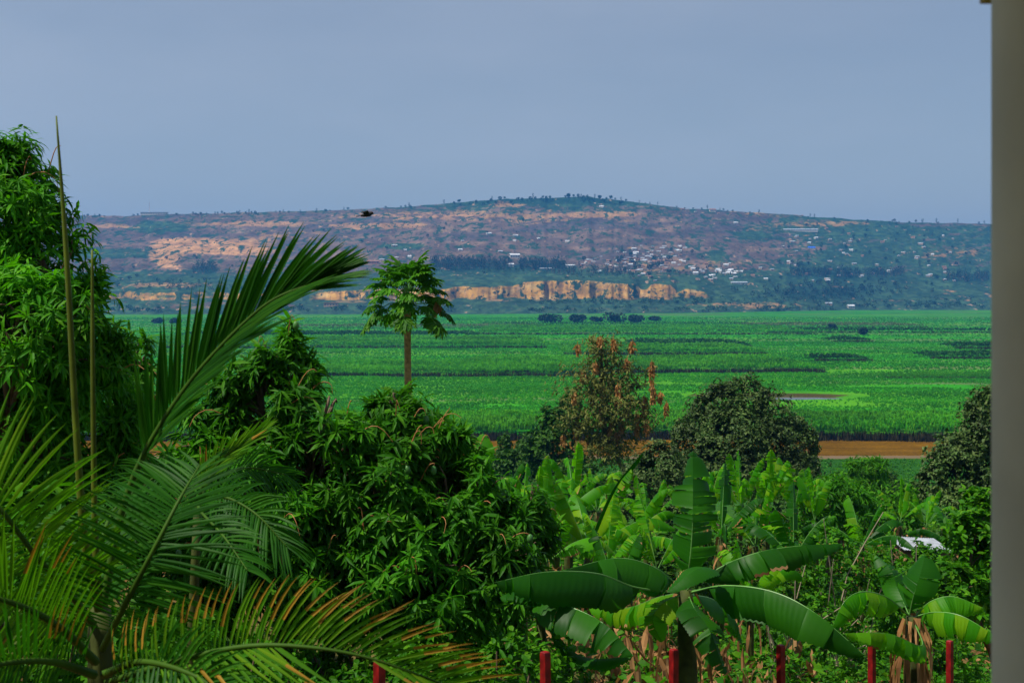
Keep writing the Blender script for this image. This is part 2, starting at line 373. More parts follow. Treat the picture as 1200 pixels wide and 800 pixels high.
# far hill
CR = np.array([[-500, 262], [-100, 256], [85, 253], [200, 251], [330, 249], [430, 244], [520, 238], [600, 232], [690, 231], [740, 236], [800, 243], [900, 250], [1000, 257], [1160, 262], [1400, 268], [1800, 274]], float)
Y0 = np.array([[-500, 2100], [500, 2130], [800, 2230], [1000, 2560], [1800, 2700]], float)
PC = np.array([[-1, -.02], [0, 0], [.11, .072], [.135, .085], [.147, .2], [.34, .27], [.48, .375], [.76, .68], [1, 1], [1.5, .9], [2.4, .75]])
PS = np.array([[-1, -.02], [0, 0], [.11, .075], [.23, .17], [.34, .265], [.48, .39], [.76, .70], [1, 1], [1.5, .9], [2.4, .75]])
CL = np.array([[100, 0], [118, .3], [160, .42], [200, .5], [240, .35], [300, .4], [345, .2], [362, .25], [385, .5], [430, .55], [500, .48], [530, .6], [560, .62], [585, .7], [600, .55], [612, .9], [640, 1], [680, 1], [720, .9], [745, .85], [752, .45], [758, .5], [764, .9], [786, .85], [794, .35], [806, .55], [825, .4], [838, 0]], float)
def cliffm(px): return np.interp(px, CL[:, 0], CL[:, 1])
def hill_h(x, y):
    px = 600 + F * x / y
    zc = EYE + (HZ - np.interp(px, CR[:, 0], CR[:, 1])) * 3600 / F
    y0 = np.interp(px, Y0[:, 0], Y0[:, 1]); t = (y - y0) / (3600 - y0)
    tt = t + (fbm(px / 30, px * 0, 41) - .5) * .05 + (fbm(px / 6, px * 0, 43) - .5) * .008
    c = cliffm(px)
    p = np.interp(tt, PC[:, 0], PC[:, 1]) * c + np.interp(t, PS[:, 0], PS[:, 1]) * (1 - c)
    z = zc * p + (fbm(x / 220, y / 160, 44) - .5) * 26 * sst(.02, .35, t) * (1 - .6 * sst(.8, 1, t)) + (fbm(x / 40, y / 40, 45) - .5) * 5 * sst(0, .1, t)
    # gullies down the slope
    z = z - 9 * np.abs(fbm(px / 45, y / 900, 47) - .5) * sst(.15, .5, t) * (1 - sst(.85, 1, t)) * 2
    return z - .4, t, px
def at_hill(px, py, lo=2050):
    y = np.arange(lo, 3605, 3.); x = (px - 600) / F * y
    h = hill_h(x, y)[0]; ok = np.nonzero((EYE - (py - HZ) / F * y <= h) & (h > 0))[0]
    i = ok[0] if len(ok) else len(y) - 1 if py < 300 else int((2300 - lo) / 3)
    return np.array([x[i], y[i], h[i]])
pxs = np.concatenate([np.linspace(-700, -20, 160), np.linspace(-18, 1220, 820), np.linspace(1225, 1900, 140)])
ts = np.concatenate([np.linspace(-.04, .1, 40), np.linspace(.102, .18, 70), np.linspace(.185, 1.02, 210), np.linspace(1.05, 2.2, 14)])
y0 = np.interp(pxs, Y0[:, 0], Y0[:, 1])
Y = y0[None] + ts[:, None] * (3600 - y0[None]); X = (pxs[None] - 600) / F * Y
Z, T_, PX = hill_h(X, Y)
PY = HZ - (Z - EYE) / Y * F
q1 = fbm(PX / 34, PY / 5.5, 51, 5); q2 = fbm(PX / 7, PY / 2.0, 52, 4); q3 = fbm(PX / 70, PY / 12, 53, 3); q4 = fbm(PX / 3.0, PY / 9, 54, 3)
def blobs(lst):
    s = np.zeros(PX.shape)
    for cx, cy, rx, ry, k in lst:
        d = ((PX - cx) / rx) ** 2 + ((PY - cy) / ry) ** 2
        s = s + k * np.exp(-np.minimum(d, 30) ** 1.5)
    return s
brown = mixc(np.broadcast_to(np.array([.095, .066, .054]), X.shape + (3,)), np.array([.16, .105, .075]), sst(.42, .66, q1))
brown = mixc(brown, np.array([.062, .052, .054]), .8 * sst(.5, .68, q3))
gr = -.06 + .22 * sst(860, 960, PX) + .34 * sst(314, 330, PY) - .10 * sst(255, 300, PY) * (1 - sst(300, 316, PY)) * (1 - sst(860, 900, PX)) + .12 * (1 - sst(240, 256, PY))
gr = gr + blobs([(185, 266, 34, 6, .5), (130, 297, 70, 6, .45), (230, 332, 120, 9, .3), (472, 289, 26, 4, .6), (600, 318, 90, 6, .4), (740, 330, 90, 9, .35),
                 (880, 276, 22, 6, .5), (1030, 270, 60, 8, .35), (960, 330, 110, 12, .3), (1040, 300, 70, 8, .2), (840, 300, 16, 8, .4), (560, 356, 40, 5, .5), (640, 352, 120, 4, .5),
                 (640, 236, 110, 5, .6), (800, 352, 60, 6, .4), (1080, 345, 120, 10, .35), (250, 358, 130, 6, -.25), (880, 356, 70, 5, -.2), (700, 362, 150, 3, -.1), (700, 274, 120, 16, -.25), (560, 275, 120, 16, -.12), (1100, 262, 60, 5, -.25), (920, 290, 50, 10, -.2)])
so_ = -.25 + blobs([(250, 288, 60, 9, .8), (195, 300, 18, 10, .75), (215, 285, 24, 6, .5), (300, 262, 70, 4, .4), (440, 265, 60, 4, .5), (600, 241, 26, 3, .4), (715, 251, 34, 3, .5), (460, 252, 120, 5, .2), (130, 265, 40, 3, .4),
                    (690, 252, 50, 3, .2), (970, 262, 60, 4, .3), (1120, 296, 40, 8, .25), (200, 334, 60, 3, .3), (600, 255, 160, 8, .18), (890, 250, 60, 6, .22), (880, 358, 70, 4, .25), (780, 310, 90, 14, .18), (340, 275, 60, 8, .2)])
gm = sst(.47, .60, gr + q1 * .4 + q2 * .6); sm = sst(.42, .56, so_ + q1 * .4 + q2 * .6)
C = mixc(brown, np.array([.036, .075, .036]), gm)
C = mixc(C, np.array([.014, .042, .028]), gm * sst(.48, .62, q2) * .85)
wd_ = blobs([(550, 312, 52, 6, 1), (635, 313, 34, 5, 1), (240, 317, 18, 5, 1), (990, 322, 72, 5, .9), (1135, 326, 28, 5, .9), (970, 343, 60, 10, .7), (640, 236, 110, 4, .6)])
C = mixc(C, np.array([.010, .032, .022]), np.clip(wd_ * 1.4, 0, 1) * sst(.15, .3, q2))
sc_ = blobs([(240, 289, 58, 8, 1), (190, 302, 15, 11, .9), (205, 286, 26, 6, .8), (290, 294, 40, 6, .7), (207, 314, 10, 5, .5)])
C = mixc(C, mixc(np.broadcast_to(np.array([.52, .28, .12]), X.shape + (3,)), np.array([.24, .13, .08]), sst(.5, .62, q2)), sst(.3, .55, sc_ + .5 * (q1 - .5) + .9 * (q2 - .5)) * .95)
C = mixc(C, np.array([.38, .20, .08]), sm * .62)
tt = T_ + (fbm(PX / 30, PX * 0, 41) - .5) * .05 + (fbm(PX / 6, PX * 0, 43) - .5) * .008
slope = np.gradient(Z, axis=0) / np.maximum(np.gradient(Y, axis=0), .1)
cl = sst(.38, .52, q1 * .6 + q2 * .4 + .12 * cliffm(PX)) * sst(.45, .85, slope + .7 * (q2 - .5)) * sst(.1, .118, tt) * (1 - sst(.165, .175, tt)) * sst(.12, .25, cliffm(PX))
ccol = mixc(np.broadcast_to(np.array([.50, .265, .05]), X.shape + (3,)), np.array([.40, .18, .04]), sst(.45, .65, q2))
ccol = mixc(ccol, np.array([.17, .09, .05]), .45 * sst(.55, .66, q4))
ccol = mixc(ccol, np.array([.20, .13, .06]), .7 * sst(.52, .64, q2))
ccol = mixc(ccol, np.array([.52, .33, .12]), sst(.58, .72, q1))
C = mixc(C, ccol, cl)
talus = sst(.105, .125, tt) * (1 - sst(.131, .134, tt)) * sst(.4, .6, cliffm(PX)) * sst(.5, .6, q1)
C = mixc(C, np.array([.40, .22, .10]), talus * .7)
mb = MB(); grid(mb, X, Y, Z)
hill = mb.build('hill', terrain_mat('hill_soil', [(1, .45, 1, .014, .68, 1.3, None), (1, .35, 1, .055, .70, 1.34, None), (1, .4, 1, .045, .53, .60, (.022, .052, .030)), (1, .4, 1, .10, .57, .63, (.016, .036, .026)), (1, .3, 1, .06, .63, .70, (.30, .19, .12))]), smooth=True)
attr_mesh(hill, 'soil', C.reshape(-1, 3)); tag(hill, kind='structure')

# ------------------------------------------------------------------ far hillside: houses, trees, woods
def house_mesh(name, Lx, Ly, h, roof_h, wall, roof, style='gable', wins=0):
    mb = MB()
    box(mb, (0, 0, h / 2 - 1), (Lx, Ly, h + 2), 0)
    o = .5
    if style == 'gable':
        a, b = Lx / 2 + o, Ly / 2 + o
        V = [[-a, -b, h - .1], [a, -b, h - .1], [a, b, h - .1], [-a, b, h - .1], [-a, 0, h + roof_h], [a, 0, h + roof_h]]
        mb.add(V, [np.array([[0, 1, 5, 4], [2, 3, 4, 5], [0, 3, 2, 1]]), np.array([[0, 4, 3], [1, 2, 5]])], 1)
    elif style == 'hip':
        a, b = Lx / 2 + o, Ly / 2 + o
        V = [[-a, -b, h - .1], [a, -b, h - .1], [a, b, h - .1], [-a, b, h - .1], [-a + b, 0, h + roof_h], [a - b, 0, h + roof_h]]
        mb.add(V, [np.array([[0, 1, 5, 4], [2, 3, 4, 5], [0, 3, 2, 1]]), np.array([[0, 4, 3], [1, 2, 5]])], 1)
    else:
        a, b = Lx / 2 + o, Ly / 2 + o
        V = [[-a, -b, h + .05], [a, -b, h + .05], [a, b, h + roof_h], [-a, b, h + roof_h], [-a, -b, h + .2], [a, -b, h + .2], [a, b, h + roof_h + .15], [-a, b, h + roof_h + .15]]
        mb.add(V, np.array([[0, 3, 2, 1], [4, 5, 6, 7], [0, 1, 5, 4], [2, 3, 7, 6], [1, 2, 6, 5], [0, 4, 7, 3]]), 1)
    n = wins or max(2, int(Lx / 3))
    for i in range(n):          # door and windows: dark openings proud of the wall
        xx = -Lx / 2 + (i + .5) * Lx / n
        box(mb, (xx, -Ly / 2 - .03, h * .55 if i != n // 2 else h * .42), (min(1.1, Lx / n * .5), .1, 1.1 if i != n // 2 else h * .8), 2)
    return mb.build(name, [M[wall], M[roof], M['glass']])

def dup(o, loc, rz=0, sc=(1, 1, 1), label=None, group=None):
    c = o.copy(); COL.objects.link(c); c.location = loc; c.rotation_euler = (0, 0, rz); c.scale = sc
    if label: c['label'] = label
    if group: c['group'] = group
    return c

town = []
def rnd_in(cx, cy, rx, ry, n, ok=lambda x, y: True):
    out = []
    while len(out) < n:
        a, r = U(0, 2 * math.pi), math.sqrt(U(0, 1))
        x, y = cx + rx * r * math.cos(a), cy + ry * r * math.sin(a)
        if ok(x, y): out.append((x, y))
    return out
KINDS = [('pale_roof', 'tan_wall', 'gable', 'tan house under a pale grey metal roof'), ('white_roof', 'white_wall', 'gable', 'white house under a bright white metal roof'),
         ('rust_roof', 'tan_wall', 'gable', 'tan house under a rusty brown roof'), ('pale_roof', 'brick_wall', 'shed', 'red brick house under a single slope of grey metal'),
         ('white_roof', 'tan_wall', 'shed', 'tan house under a single slope of white metal')]
protos = []
for i, (rf, wl, st, lb) in enumerate(KINDS):
    Lx, Ly = [(9, 7), (11, 8), (8, 7), (7, 6), (10, 7)][i]
    protos.append(house_mesh('house', Lx, Ly, 2.9, [1.7, 2.2, 1.9, 1.1, 1.3][i], wl, rf, st))
used = [False] * 5
def put_house(px, py, where, group, kinds=(0, 0, 1, 2, 2, 3, 4)):
    k = kinds[rng.integers(len(kinds))]; p = at_hill(px, py)
    s = U(.6, 1.05); sc = (s * U(.8, 1.3), s, s)
    rz = U(-.55, .55)
    if used[k]: o = dup(protos[k], p, rz, sc)
    else: o = protos[k]; o.location = p; o.rotation_euler = (0, 0, rz); o.scale = sc; used[k] = True
    tag(o, KINDS[k][3] + ' ' + where, 'house', group + ', ' + ['pale roofed', 'white', 'rusty roofed', 'brick', 'white roofed tan'][k])
for c in [(745, 305, 62, 14, 46), (770, 298, 40, 12, 28), (790, 322, 60, 9, 18), (715, 312, 36, 9, 14)]:
    for x, y in rnd_in(*c): put_house(x, y, 'in the crowded hillside town', 'houses of the hillside town')
for c in [(850, 316, 30, 10, 20), (858, 326, 36, 5, 8)]:
    for x, y in rnd_in(*c): put_house(x, y, 'in the cluster past the town', 'houses of the second cluster', (1, 1, 0, 4, 2))
for c in [(1020, 292, 130, 36, 40), (950, 318, 80, 14, 14), (1110, 305, 40, 26, 12)]:
    for x, y in rnd_in(*c): put_house(x, y, 'scattered over the wooded slope', 'houses on the wooded slope', (0, 1, 4, 4, 2))
for x, y in rnd_in(540, 285, 130, 12, 12) + rnd_in(470, 300, 60, 8, 6) + rnd_in(330, 315, 80, 8, 8):
    put_house(x, y, 'alone on the brown slope', 'houses on the brown slope', (0, 1, 2, 4))
for x, y in [(705, 243), (800, 246), (815, 249), (842, 251), (856, 252), (862, 262), (940, 252)]:
    put_house(x, y, 'high up under the ridge line', 'houses under the ridge', (1, 4, 2))

def special(name, px, py, args, label, rz=0, cat='building', extra=None):
    p = at_hill(px, py); Lx, Ly, h, rh, wl, rf, st = args
    t = thing(name, p, label, cat); t.rotation_euler = (0, 0, rz)
    mb = MB(); box(mb, (0, 0, h / 2 - 1.5), (Lx, Ly, h + 3)); mb.build('wall', M[wl], t)
    a, b = Lx / 2 + .6, Ly / 2 + .6; mb = MB()
    if st == 'gable':
        mb.add([[-a, -b, h - .1], [a, -b, h - .1], [a, b, h - .1], [-a, b, h - .1], [-a, 0, h + rh], [a, 0, h + rh]], [np.array([[0, 1, 5, 4], [2, 3, 4, 5], [0, 3, 2, 1]]), np.array([[0, 4, 3], [1, 2, 5]])])
    else: box(mb, (0, 0, h + rh / 2), (2 * a, 2 * b, rh))
    mb.build('roof', M[rf], t)
    n = max(3, int(Lx / 4.5))
    for i in range(n):
        w_ = MB(); box(w_, (-Lx / 2 + (i + .5) * Lx / n, -Ly / 2 - .03, h * .52), (min(2.0, Lx / n * .5), .12, h * .42)); w_.build('window', M['glass'], t)
    return t
special('long_building', 181, 251, (76, 9, 7.5, .6, 'white_wall', 'white_roof', 'flat'), 'long low white building on the bare ridge beside the mast')
special('school', 938, 271, (92, 9, 4, 2.2, 'white_wall', 'pale_roof', 'gable'), 'long white school block with a row of openings below the ridge')
special('blue_roofed_house', 951, 292, (17, 10, 3, 3.4, 'white_wall', 'blue_roof', 'gable'), 'small house with a vivid blue roof on the brown slope', cat='house')
special('villa', 603, 302, (22, 12, 6, 3, 'white_wall', 'white_roof', 'gable'), 'large white villa standing in a gap of the dark eucalyptus wood', .2, 'house')
special('gatehouse', 599, 312, (11, 8, 4, 2.4, 'white_wall', 'white_roof', 'gable'), 'small white house just below the villa at the edge of the wood', .1, 'house')
special('white_house', 997, 361, (13, 9, 4.5, 2.4, 'white_wall', 'white_roof', 'gable'), 'white house standing alone at the foot of the hill', .15, 'house')
special('grey_house', 971, 357, (13, 8, 3, 1.8, 'tan_wall', 'pale_roof', 'gable'), 'grey roofed house half hidden at the foot of the wooded slope', -.1, 'house')
special('warehouse', 388, 359, (24, 10, 6, .6, 'tan_wall', 'rust_roof', 'flat'), 'brown terraced warehouse below the orange cliffs near the plain', 0, 'warehouse')
special('brick_works', 437, 309, (26, 9, 5, 2.5, 'brick_wall', 'rust_roof', 'gable'), 'red brick building among dark trees above the papaya crown', 0)
special('mansion', 835, 248, (17, 10, 5, 3, 'white_wall', 'rust_roof', 'gable'), 'pale house with a reddish roof standing proud on the ridge', .1, 'house')
special('storehouse', 668, 313, (20, 8, 3.5, 1.8, 'white_wall', 'white_roof', 'gable'), 'long white roofed store at the end of the dark wood', 0, 'building')
special('row_house', 866, 333, (34, 8, 3.4, 1.8, 'white_wall', 'pale_roof', 'gable'), 'row of pale rooms under one long roof below the second cluster', .1, 'building')
special('farmhouse', 641, 316, (30, 7, 2.6, 1.3, 'tan_wall', 'pale_roof', 'gable'), 'low grey roofed farmhouse just above the orange cliffs', .05, 'building')

# mast on the ridge
p = at_hill(175, 250); t = thing('radio_mast', p, 'thin pale lattice mast rising from the bare ridge', 'mast')
mb = MB()
for a in (0, 2.09, 4.19): tube(mb, [(2.0 * math.cos(a), 2.0 * math.sin(a), -2), (.5 * math.cos(a), .5 * math.sin(a), 38)], .22, 4)
mb.build('leg', M['mast'], t); mb = MB()
for k in range(12):
    z0 = k * 3.1; r0 = 2 - 1.5 * z0 / 38
    for a in (0, 2.09, 4.19): tube(mb, [(r0 * math.cos(a), r0 * math.sin(a), z0), (r0 * math.cos(a + 2.09), r0 * math.sin(a + 2.09), z0 + 3)], .12, 3, cap=False)
mb.build('bracing', M['mast'], t); mb = MB(); tube(mb, [(0, 0, 37), (0, 0, 46)], .2, 4); mb.build('antenna', M['mast'], t)

def blob_tree(mb, base, h, wd, tall, lf=0, bk=1, nclump=26, s=None):
    """small tree seen kilometres away: trunk and a crown of leafy tufts"""
    bx = np.asarray(base, float)
    tube(mb, [bx + (0, 0, -1), bx + (U(-.1, .1) * h * .3, 0, h * .55)], [h * .03, h * .015], 4, bk, cap=False)
    n = nclump; d = nrm(rng.normal(size=(n, 3))); r = U(.35, 1, (n, 1)) ** .5
    if tall: c = np.stack([d[:, 0] * wd * .5, d[:, 1] * wd * .5, h * .55 + d[:, 2] * h * .43], 1) * np.where(np.arange(3) == 2, 1, 1)
    else: c = np.stack([d[:, 0] * wd * .46, d[:, 1] * wd * .46, h * .6 + d[:, 2] * h * .36], 1)
    c = bx + np.where(np.arange(3) == 2, h * .55 + (c[:, 2:3] - h * .55) * r, c * r)
    for _ in range(2):
        X = nrm(d + rng.normal(size=(n, 3)) * .7); sz = U(.28, .5, n) * (wd if not tall else wd * 1.1) * .62
        batch(mb, BROAD, c - X * sz[:, None] * .45, X, rng.normal(size=(n, 3)) + (0, 0, 1), sz, sz * 1.5, lf)

fts = []
for i, (h, wd, tall, mt) in enumerate([(7, 8, 0, 'far_leaf_green'), (8, 7, 0, 'far_leaf'), (13, 5, 1, 'far_leaf'), (5, 7, 0, 'far_leaf_green'), (11, 10, 0, 'far_leaf')]):
    mb = MB(); blob_tree(mb, (0, 0, 0), h, wd, tall, nclump=46); fts.append(mb.build('hillside_tree', [M[mt], M['bark']]))
fused = [False] * 5
FK = ['round green tree', 'dark round tree', 'tall slim dark tree', 'low spreading bush-like tree', 'big dark spreading tree']
def put_tree(px, py, where, group, kinds, s=1.):
    k = kinds[rng.integers(len(kinds))]; p = at_hill(px, py); sc = U(.75, 1.3) * s
    if fused[k]: o = dup(fts[k], p, U(0, 6), (sc, sc, sc * U(.85, 1.2)))
    else: o = fts[k]; o.location = p; o.scale = (sc,) * 3; fused[k] = True
    tag(o, FK[k] + ' ' + where, 'tree', group + ', ' + ['round', 'dark', 'slim', 'low', 'big'][k])
for x in np.concatenate([U(560, 735, 52), U(535, 560, 5)]): put_tree(x, np.interp(x, CR[:, 0], CR[:, 1]) + U(0, 7), 'on the wooded top of the hill', 'trees along the summit', (0, 1, 4, 4, 2))
for x in np.concatenate([U(205, 420, 30), U(85, 165, 10), U(745, 880, 14), U(880, 1158, 16), U(430, 535, 8)]): put_tree(x, np.interp(x, CR[:, 0], CR[:, 1]) + U(0, 2.5), 'standing on the bare ridge line', 'trees along the bare ridge', (0, 1, 3, 2), .85)
for x, y in rnd_in(760, 310, 90, 18, 46): put_tree(x, y, 'between the houses of the town', 'trees in the hillside town', (0, 1, 2, 2, 4))
for x, y in rnd_in(1020, 300, 140, 42, 74): put_tree(x, y, 'on the wooded slope', 'trees on the wooded slope', (0, 1, 1, 2, 3, 4))
for x, y in rnd_in(540, 275, 180, 20, 20) + rnd_in(220, 310, 110, 30, 24): put_tree(x, y, 'dotted over the brown slope', 'trees on the brown slope', (1, 3, 3))

def wood(label, spots, tall, mt, h=(10, 15), wd=(5, 7)):
    mb = MB()
    for px, py in spots: blob_tree(mb, at_hill(px, py), U(*h), U(*wd), tall, nclump=14)
    tag(mb.build('wood', [M[mt], M['bark']]), label, 'wood', kind='stuff')
wood('long dark eucalyptus wood across the middle of the slope', [(U(505, 598), U(307, 316)) for _ in range(240)] + [(U(608, 662), U(309, 316)) for _ in range(150)] + [(U(225, 255), U(313, 320)) for _ in range(45)] + [(U(640, 740), U(318, 322)) for _ in range(60)], 1, 'far_leaf', (15, 21), (6, 9))
wood('dark band of trees under the houses of the wooded slope', [(U(925, 1060), U(318, 325)) for _ in range(210)] + [(U(1110, 1158), U(322, 330)) for _ in range(80)], 1, 'far_leaf', (14, 19), (6, 9))
wood('dark thicket low on the wooded slope', [(970 + 45 * rng.normal(), 343 + 6 * rng.normal()) for _ in range(170)], 0, 'far_leaf', (9, 14), (8, 13))
wood('green scrub along the top edge of the cliffs', [(U(660, 870), U(316, 327)) for _ in range(90)] + [(U(430, 620), U(314, 321)) for _ in range(60)], 0, 'far_leaf_green', (4, 9), (6, 9))
wood('green scrub along the foot of the cliffs', [(U(620, 830), U(351, 357)) for _ in range(120)] + [(U(110, 330), U(328, 340)) for _ in range(110)] + [(U(830, 1158), U(350, 362)) for _ in range(120)], 0, 'far_leaf_green', (4, 8), (6, 10))

wood('uneven scrub where the plain meets the hill', [(px, float(U(360.5, 366.5)) - (5 if px > 980 else 0)) for px in U(100, 1158, 330) if fbm(px / 24, 0., 5) > .40], 0, 'far_leaf_green', (3, 8), (7, 13))
# dark round trees on the far plain
def plain_tree(px, py, h, wd, label):
    d = F * EYE / (py - HZ); p = W(px, py, d); t = thing('plain_tree', p, label, 'tree', 'dark round trees on the far plain')
    mb = MB(); c = []
    n = 340; dd = nrm(rng.normal(size=(n, 3))); r = U(.4, 1, (n, 1)) ** .4
    lb_ = rng.integers(0, 4, n); lo = np.stack([U(-.34, .34, 4) * wd, U(-.2, .2, 4) * wd, U(-.04, .2, 4) * h], 1); lo[0] = 0
    c = p + dd * r * np.array([wd * .30, wd * .26, h * .34]) * U(.75, 1.15, 4)[lb_][:, None] + lo[lb_] + (0, 0, h * .38)
    for _ in range(2):
        X = nrm(dd + rng.normal(size=(n, 3)) * .6); sz = U(1.6, 3.2, n)
        batch(mb, BROAD, c - X * sz[:, None] * .4, X, rng.normal(size=(n, 3)) + (0, 0, 1), sz, sz * 1.4)
    mb.build('crown', M['far_leaf'], t, p); mb = MB(); tube(mb, [p - (0, 0, 1), p + (0, 0, h * .5)], [.6, .3], 5); mb.build('trunk', M['bark'], t, p)
for px, py, h, wd, lb in [(645, 378, 15, 32, 'wide dark tree at the outer end of the clump on the far plain'), (678, 378, 12, 23, 'second dark tree of the clump on the far plain'), (698, 377, 8, 16, 'small low dark tree in the middle of the clump on the plain'),
                          (721, 378, 14, 23, 'tall dark tree beside the low gap in the plain clump'), (745, 378, 12, 22, 'dark tree joined to the tall one in the plain clump'), (770, 376, 7, 20, 'low dark bush at the tail of the clump on the plain'),
                          (185, 379, 8, 16, 'single dark bush on the plain behind the palm frond'), (203, 379, 7, 14, 'smaller dark bush on the plain beside the frond tips'), (975, 385, 6, 9, 'lone little dark bush standing in the pale reeds'), (1010, 392, 7, 8, 'lone upright dark bush in the far cane')]:
    plain_tree(px, py, h, wd, lb)

# ------------------------------------------------------------------ sugarcane on the plain
def cane_tpl(nb, rows, hw, seed, spread=.42):
    r = np.random.default_rng(seed); V = []; Q = []
    for b in range(nb):
        a = r.uniform(0, 2 * math.pi); lean = r.uniform(.3, 1) * spread; hh = r.uniform(.7, 1.05); w_ = hw * r.uniform(.7, 1.2)
        o = np.array([r.uniform(-.2, .2), r.uniform(-.2, .2), 0]); d = np.array([math.cos(a), math.sin(a), 0]); s = np.array([-d[1], d[0], 0])
        i0 = len(V)
        for k in range(rows + 1):
            t = k / rows; c = o + d * lean * t ** 2.2 + np.array([0, 0, hh * (t - .28 * t ** 4)])
            ww = w_ * (1 - t ** 2) + .003
            V += [c - s * ww, c + s * ww]
            if k: j = i0 + 2 * k; Q.append([j - 2, j - 1, j + 1, j])
    return np.array(V), np.zeros((0, 3), int), np.array(Q)
CT = [cane_tpl(7, 3, .07, 70 + i) for i in range(3)]; CTF = [cane_tpl(5, 2, .13, 80 + i, .5) for i in range(3)]
STK = [cane_tpl(4, 1, .05, 90 + i, .12) for i in range(2)]
def clumps(mb, tpls, P, h, mi=0, wide=1.):
    n = len(P); k = rng.integers(0, len(tpls), n); a = U(0, 2 * math.pi, n)
    X = np.stack([np.cos(a), np.sin(a), np.zeros(n)], 1) ; h = np.broadcast_to(h, (n,))
    for i, (V, T, Q) in enumerate(tpls):
        s = k == i; m = s.sum()
        if not m: continue
        ca, sa = np.cos(a[s])[:, None], np.sin(a[s])[:, None]; hh = h[s][:, None]
        x = (V[None, :, 0] * ca - V[None, :, 1] * sa) * hh * wide + P[s][:, 0:1]
        y = (V[None, :, 0] * sa + V[None, :, 1] * ca) * hh * wide + P[s][:, 1:2]
        z = V[None, :, 2] * hh + P[s][:, 2:3]
        off = (np.arange(m) * len(V))[:, None, None]
        mb.add(np.stack([x, y, z], -1).reshape(-1, 3), [(Q[None] + off).reshape(-1, 4)], mi)

def cane_block(label, x0, x1, yf, depth, h, spacing, top='cane', ragged=4, name='cane_field'):
    """a stand of tall cane: x0..x1 and front edge yf in photo pixels on the plain, depth and height in metres"""
    d = F * EYE / (yf - HZ); xa, xb = (x0 - 600) / F * d, (x1 - 600) / F * d
    mb = MB(); n = int((xb - xa) * depth / spacing ** 2)
    x = U(xa, xb, n); v = U(0, 1, n)
    ed = (fbm(x / 18, x * 0, int(yf)) - .5) * ragged * 3
    endf = np.minimum(1, np.minimum(x - xa, xb - x) / (h * 2.5) + .15)
    y = d + ed * 1. + v * depth * (.8 + .4 * fbm(x / 50, x * 0, int(yf) + 7))
    hh = h * (.66 + .34 * endf) * (.72 + .5 * fbm(x / 7, y / 7, 61)) * U(.85, 1.1, n)
    P = np.stack([x, y, gz(x, y) - .1], 1)
    near = d < 700
    P[:, 2] += hh * .58; hh = hh * .46
    clumps(mb, CT if near else CTF, P, hh, 0, 1.15 if near else 1.4)
    # the open front, thick with bare stalks
    m = int((xb - xa) / spacing * 9); x = U(xa, xb, m); ed = (fbm(x / 18, x * 0, int(yf)) - .5) * ragged * 3
    y = d + ed + U(-.8, 2.5, m); clumps(mb, STK, np.stack([x, y, gz(x, y) - .1], 1), h * U(.5, .85, m), 1, 1.2)
    tag(mb.build(name, [M[top], M['stalk']]), label, 'sugarcane', kind='stuff')
cane_block('tall cane lining the far bank of the brown river', -160, 1360, 513.5, 40, 5.0, .95, ragged=2)
cane_block('tall yellow green cane with a dark front in mid plain', 540, 968, 437, 95, 5.2, 1.7)
cane_block('tall cane with a dark front behind the papaya trunk', 350, 690, 441, 90, 4.6, 1.7)
cane_block('dense cane stand beyond the yellow green block', 660, 900, 416, 90, 5.0, 2.4)
cane_block('small isolated dark cane stand in the open field', 955, 1020, 423, 30, 4, 1.7, 'cane_dark')
cane_block('thin strip of cane before the isolated stand', 900, 966, 434, 25, 2.6, 1.7)
cane_block('dark cane stand near the white column', 1093, 1200, 421, 40, 4.2, 1.8, 'cane_dark')
cane_block('farther dark cane stand near the white column', 1120, 1230, 409, 40, 4.6, 2.0, 'cane_dark')
cane_block('low ragged cane below the dark stands', 1040, 1240, 443, 30, 2.2, 1.7)
cane_block('short cane hedge in the distance', 976, 1024, 401, 40, 4.5, 2.2, 'cane_dark')
cane_block('long distant cane strip', 740, 880, 407, 60, 5.2, 2.6, 'cane_dark')
cane_block('distant cane strip behind the palm frond', 200, 560, 396, 60, 5.5, 2.8, 'cane_dark')
cane_block('broad distant cane field', -200, 640, 408, 160, 5, 3.2)
cane_block('yellowish cane strip far out', 560, 960, 392, 200, 5, 4.2)
cane_block('pale reeds far out on the plain', 880, 1090, 384, 120, 4.5, 4.5, 'cane_reed')
cane_block('pale reeds before the far trees', 340, 640, 385, 110, 3.5, 4.5, 'cane_reed')
cane_block('dark reeds towards the foot of the hill', 900, 1300, 390, 60, 4.5, 4.0, 'cane_dark')
cane_block('dark marsh edge below the clump of round trees', 560, 900, 382, 120, 3, 5.0, 'cane_dark')
# young cane over all the rest
mb = MB()
for (y0, y1, n, h, tp, sp) in [(386, 620, 62000, 1.15, CT, 1.3), (620, 1000, 46000, 1.25, CTF, 1.7), (1000, 1900, 36000, 1.4, CTF, 2.6)]:
    y = np.sqrt(U(y0 ** 2, y1 ** 2, n)); x = U(-.47, .45, n) * y
    keep = ((x - 100) / 36) ** 2 + ((y - 488) / 24) ** 2 > 1
    keep &= ~((np.abs(x - 100) < 26) & (y < 478) & (y > 440) & (U(0, 1, n) < .8))
    keep &= fbm(x / 60, y / 14, 77) > .28
    x, y = x[keep], y[keep]; hh = h * (.6 + .8 * fbm(x / 40, y / 14, 78)) * U(.8, 1.15, len(x))
    clumps(mb, tp, np.stack([x, y, gz(x, y) - .1], 1), hh, 0, sp)
tag(mb.build('young_cane', M['cane_low']), 'short bright green young cane covering the plain', 'sugarcane', kind='stuff')
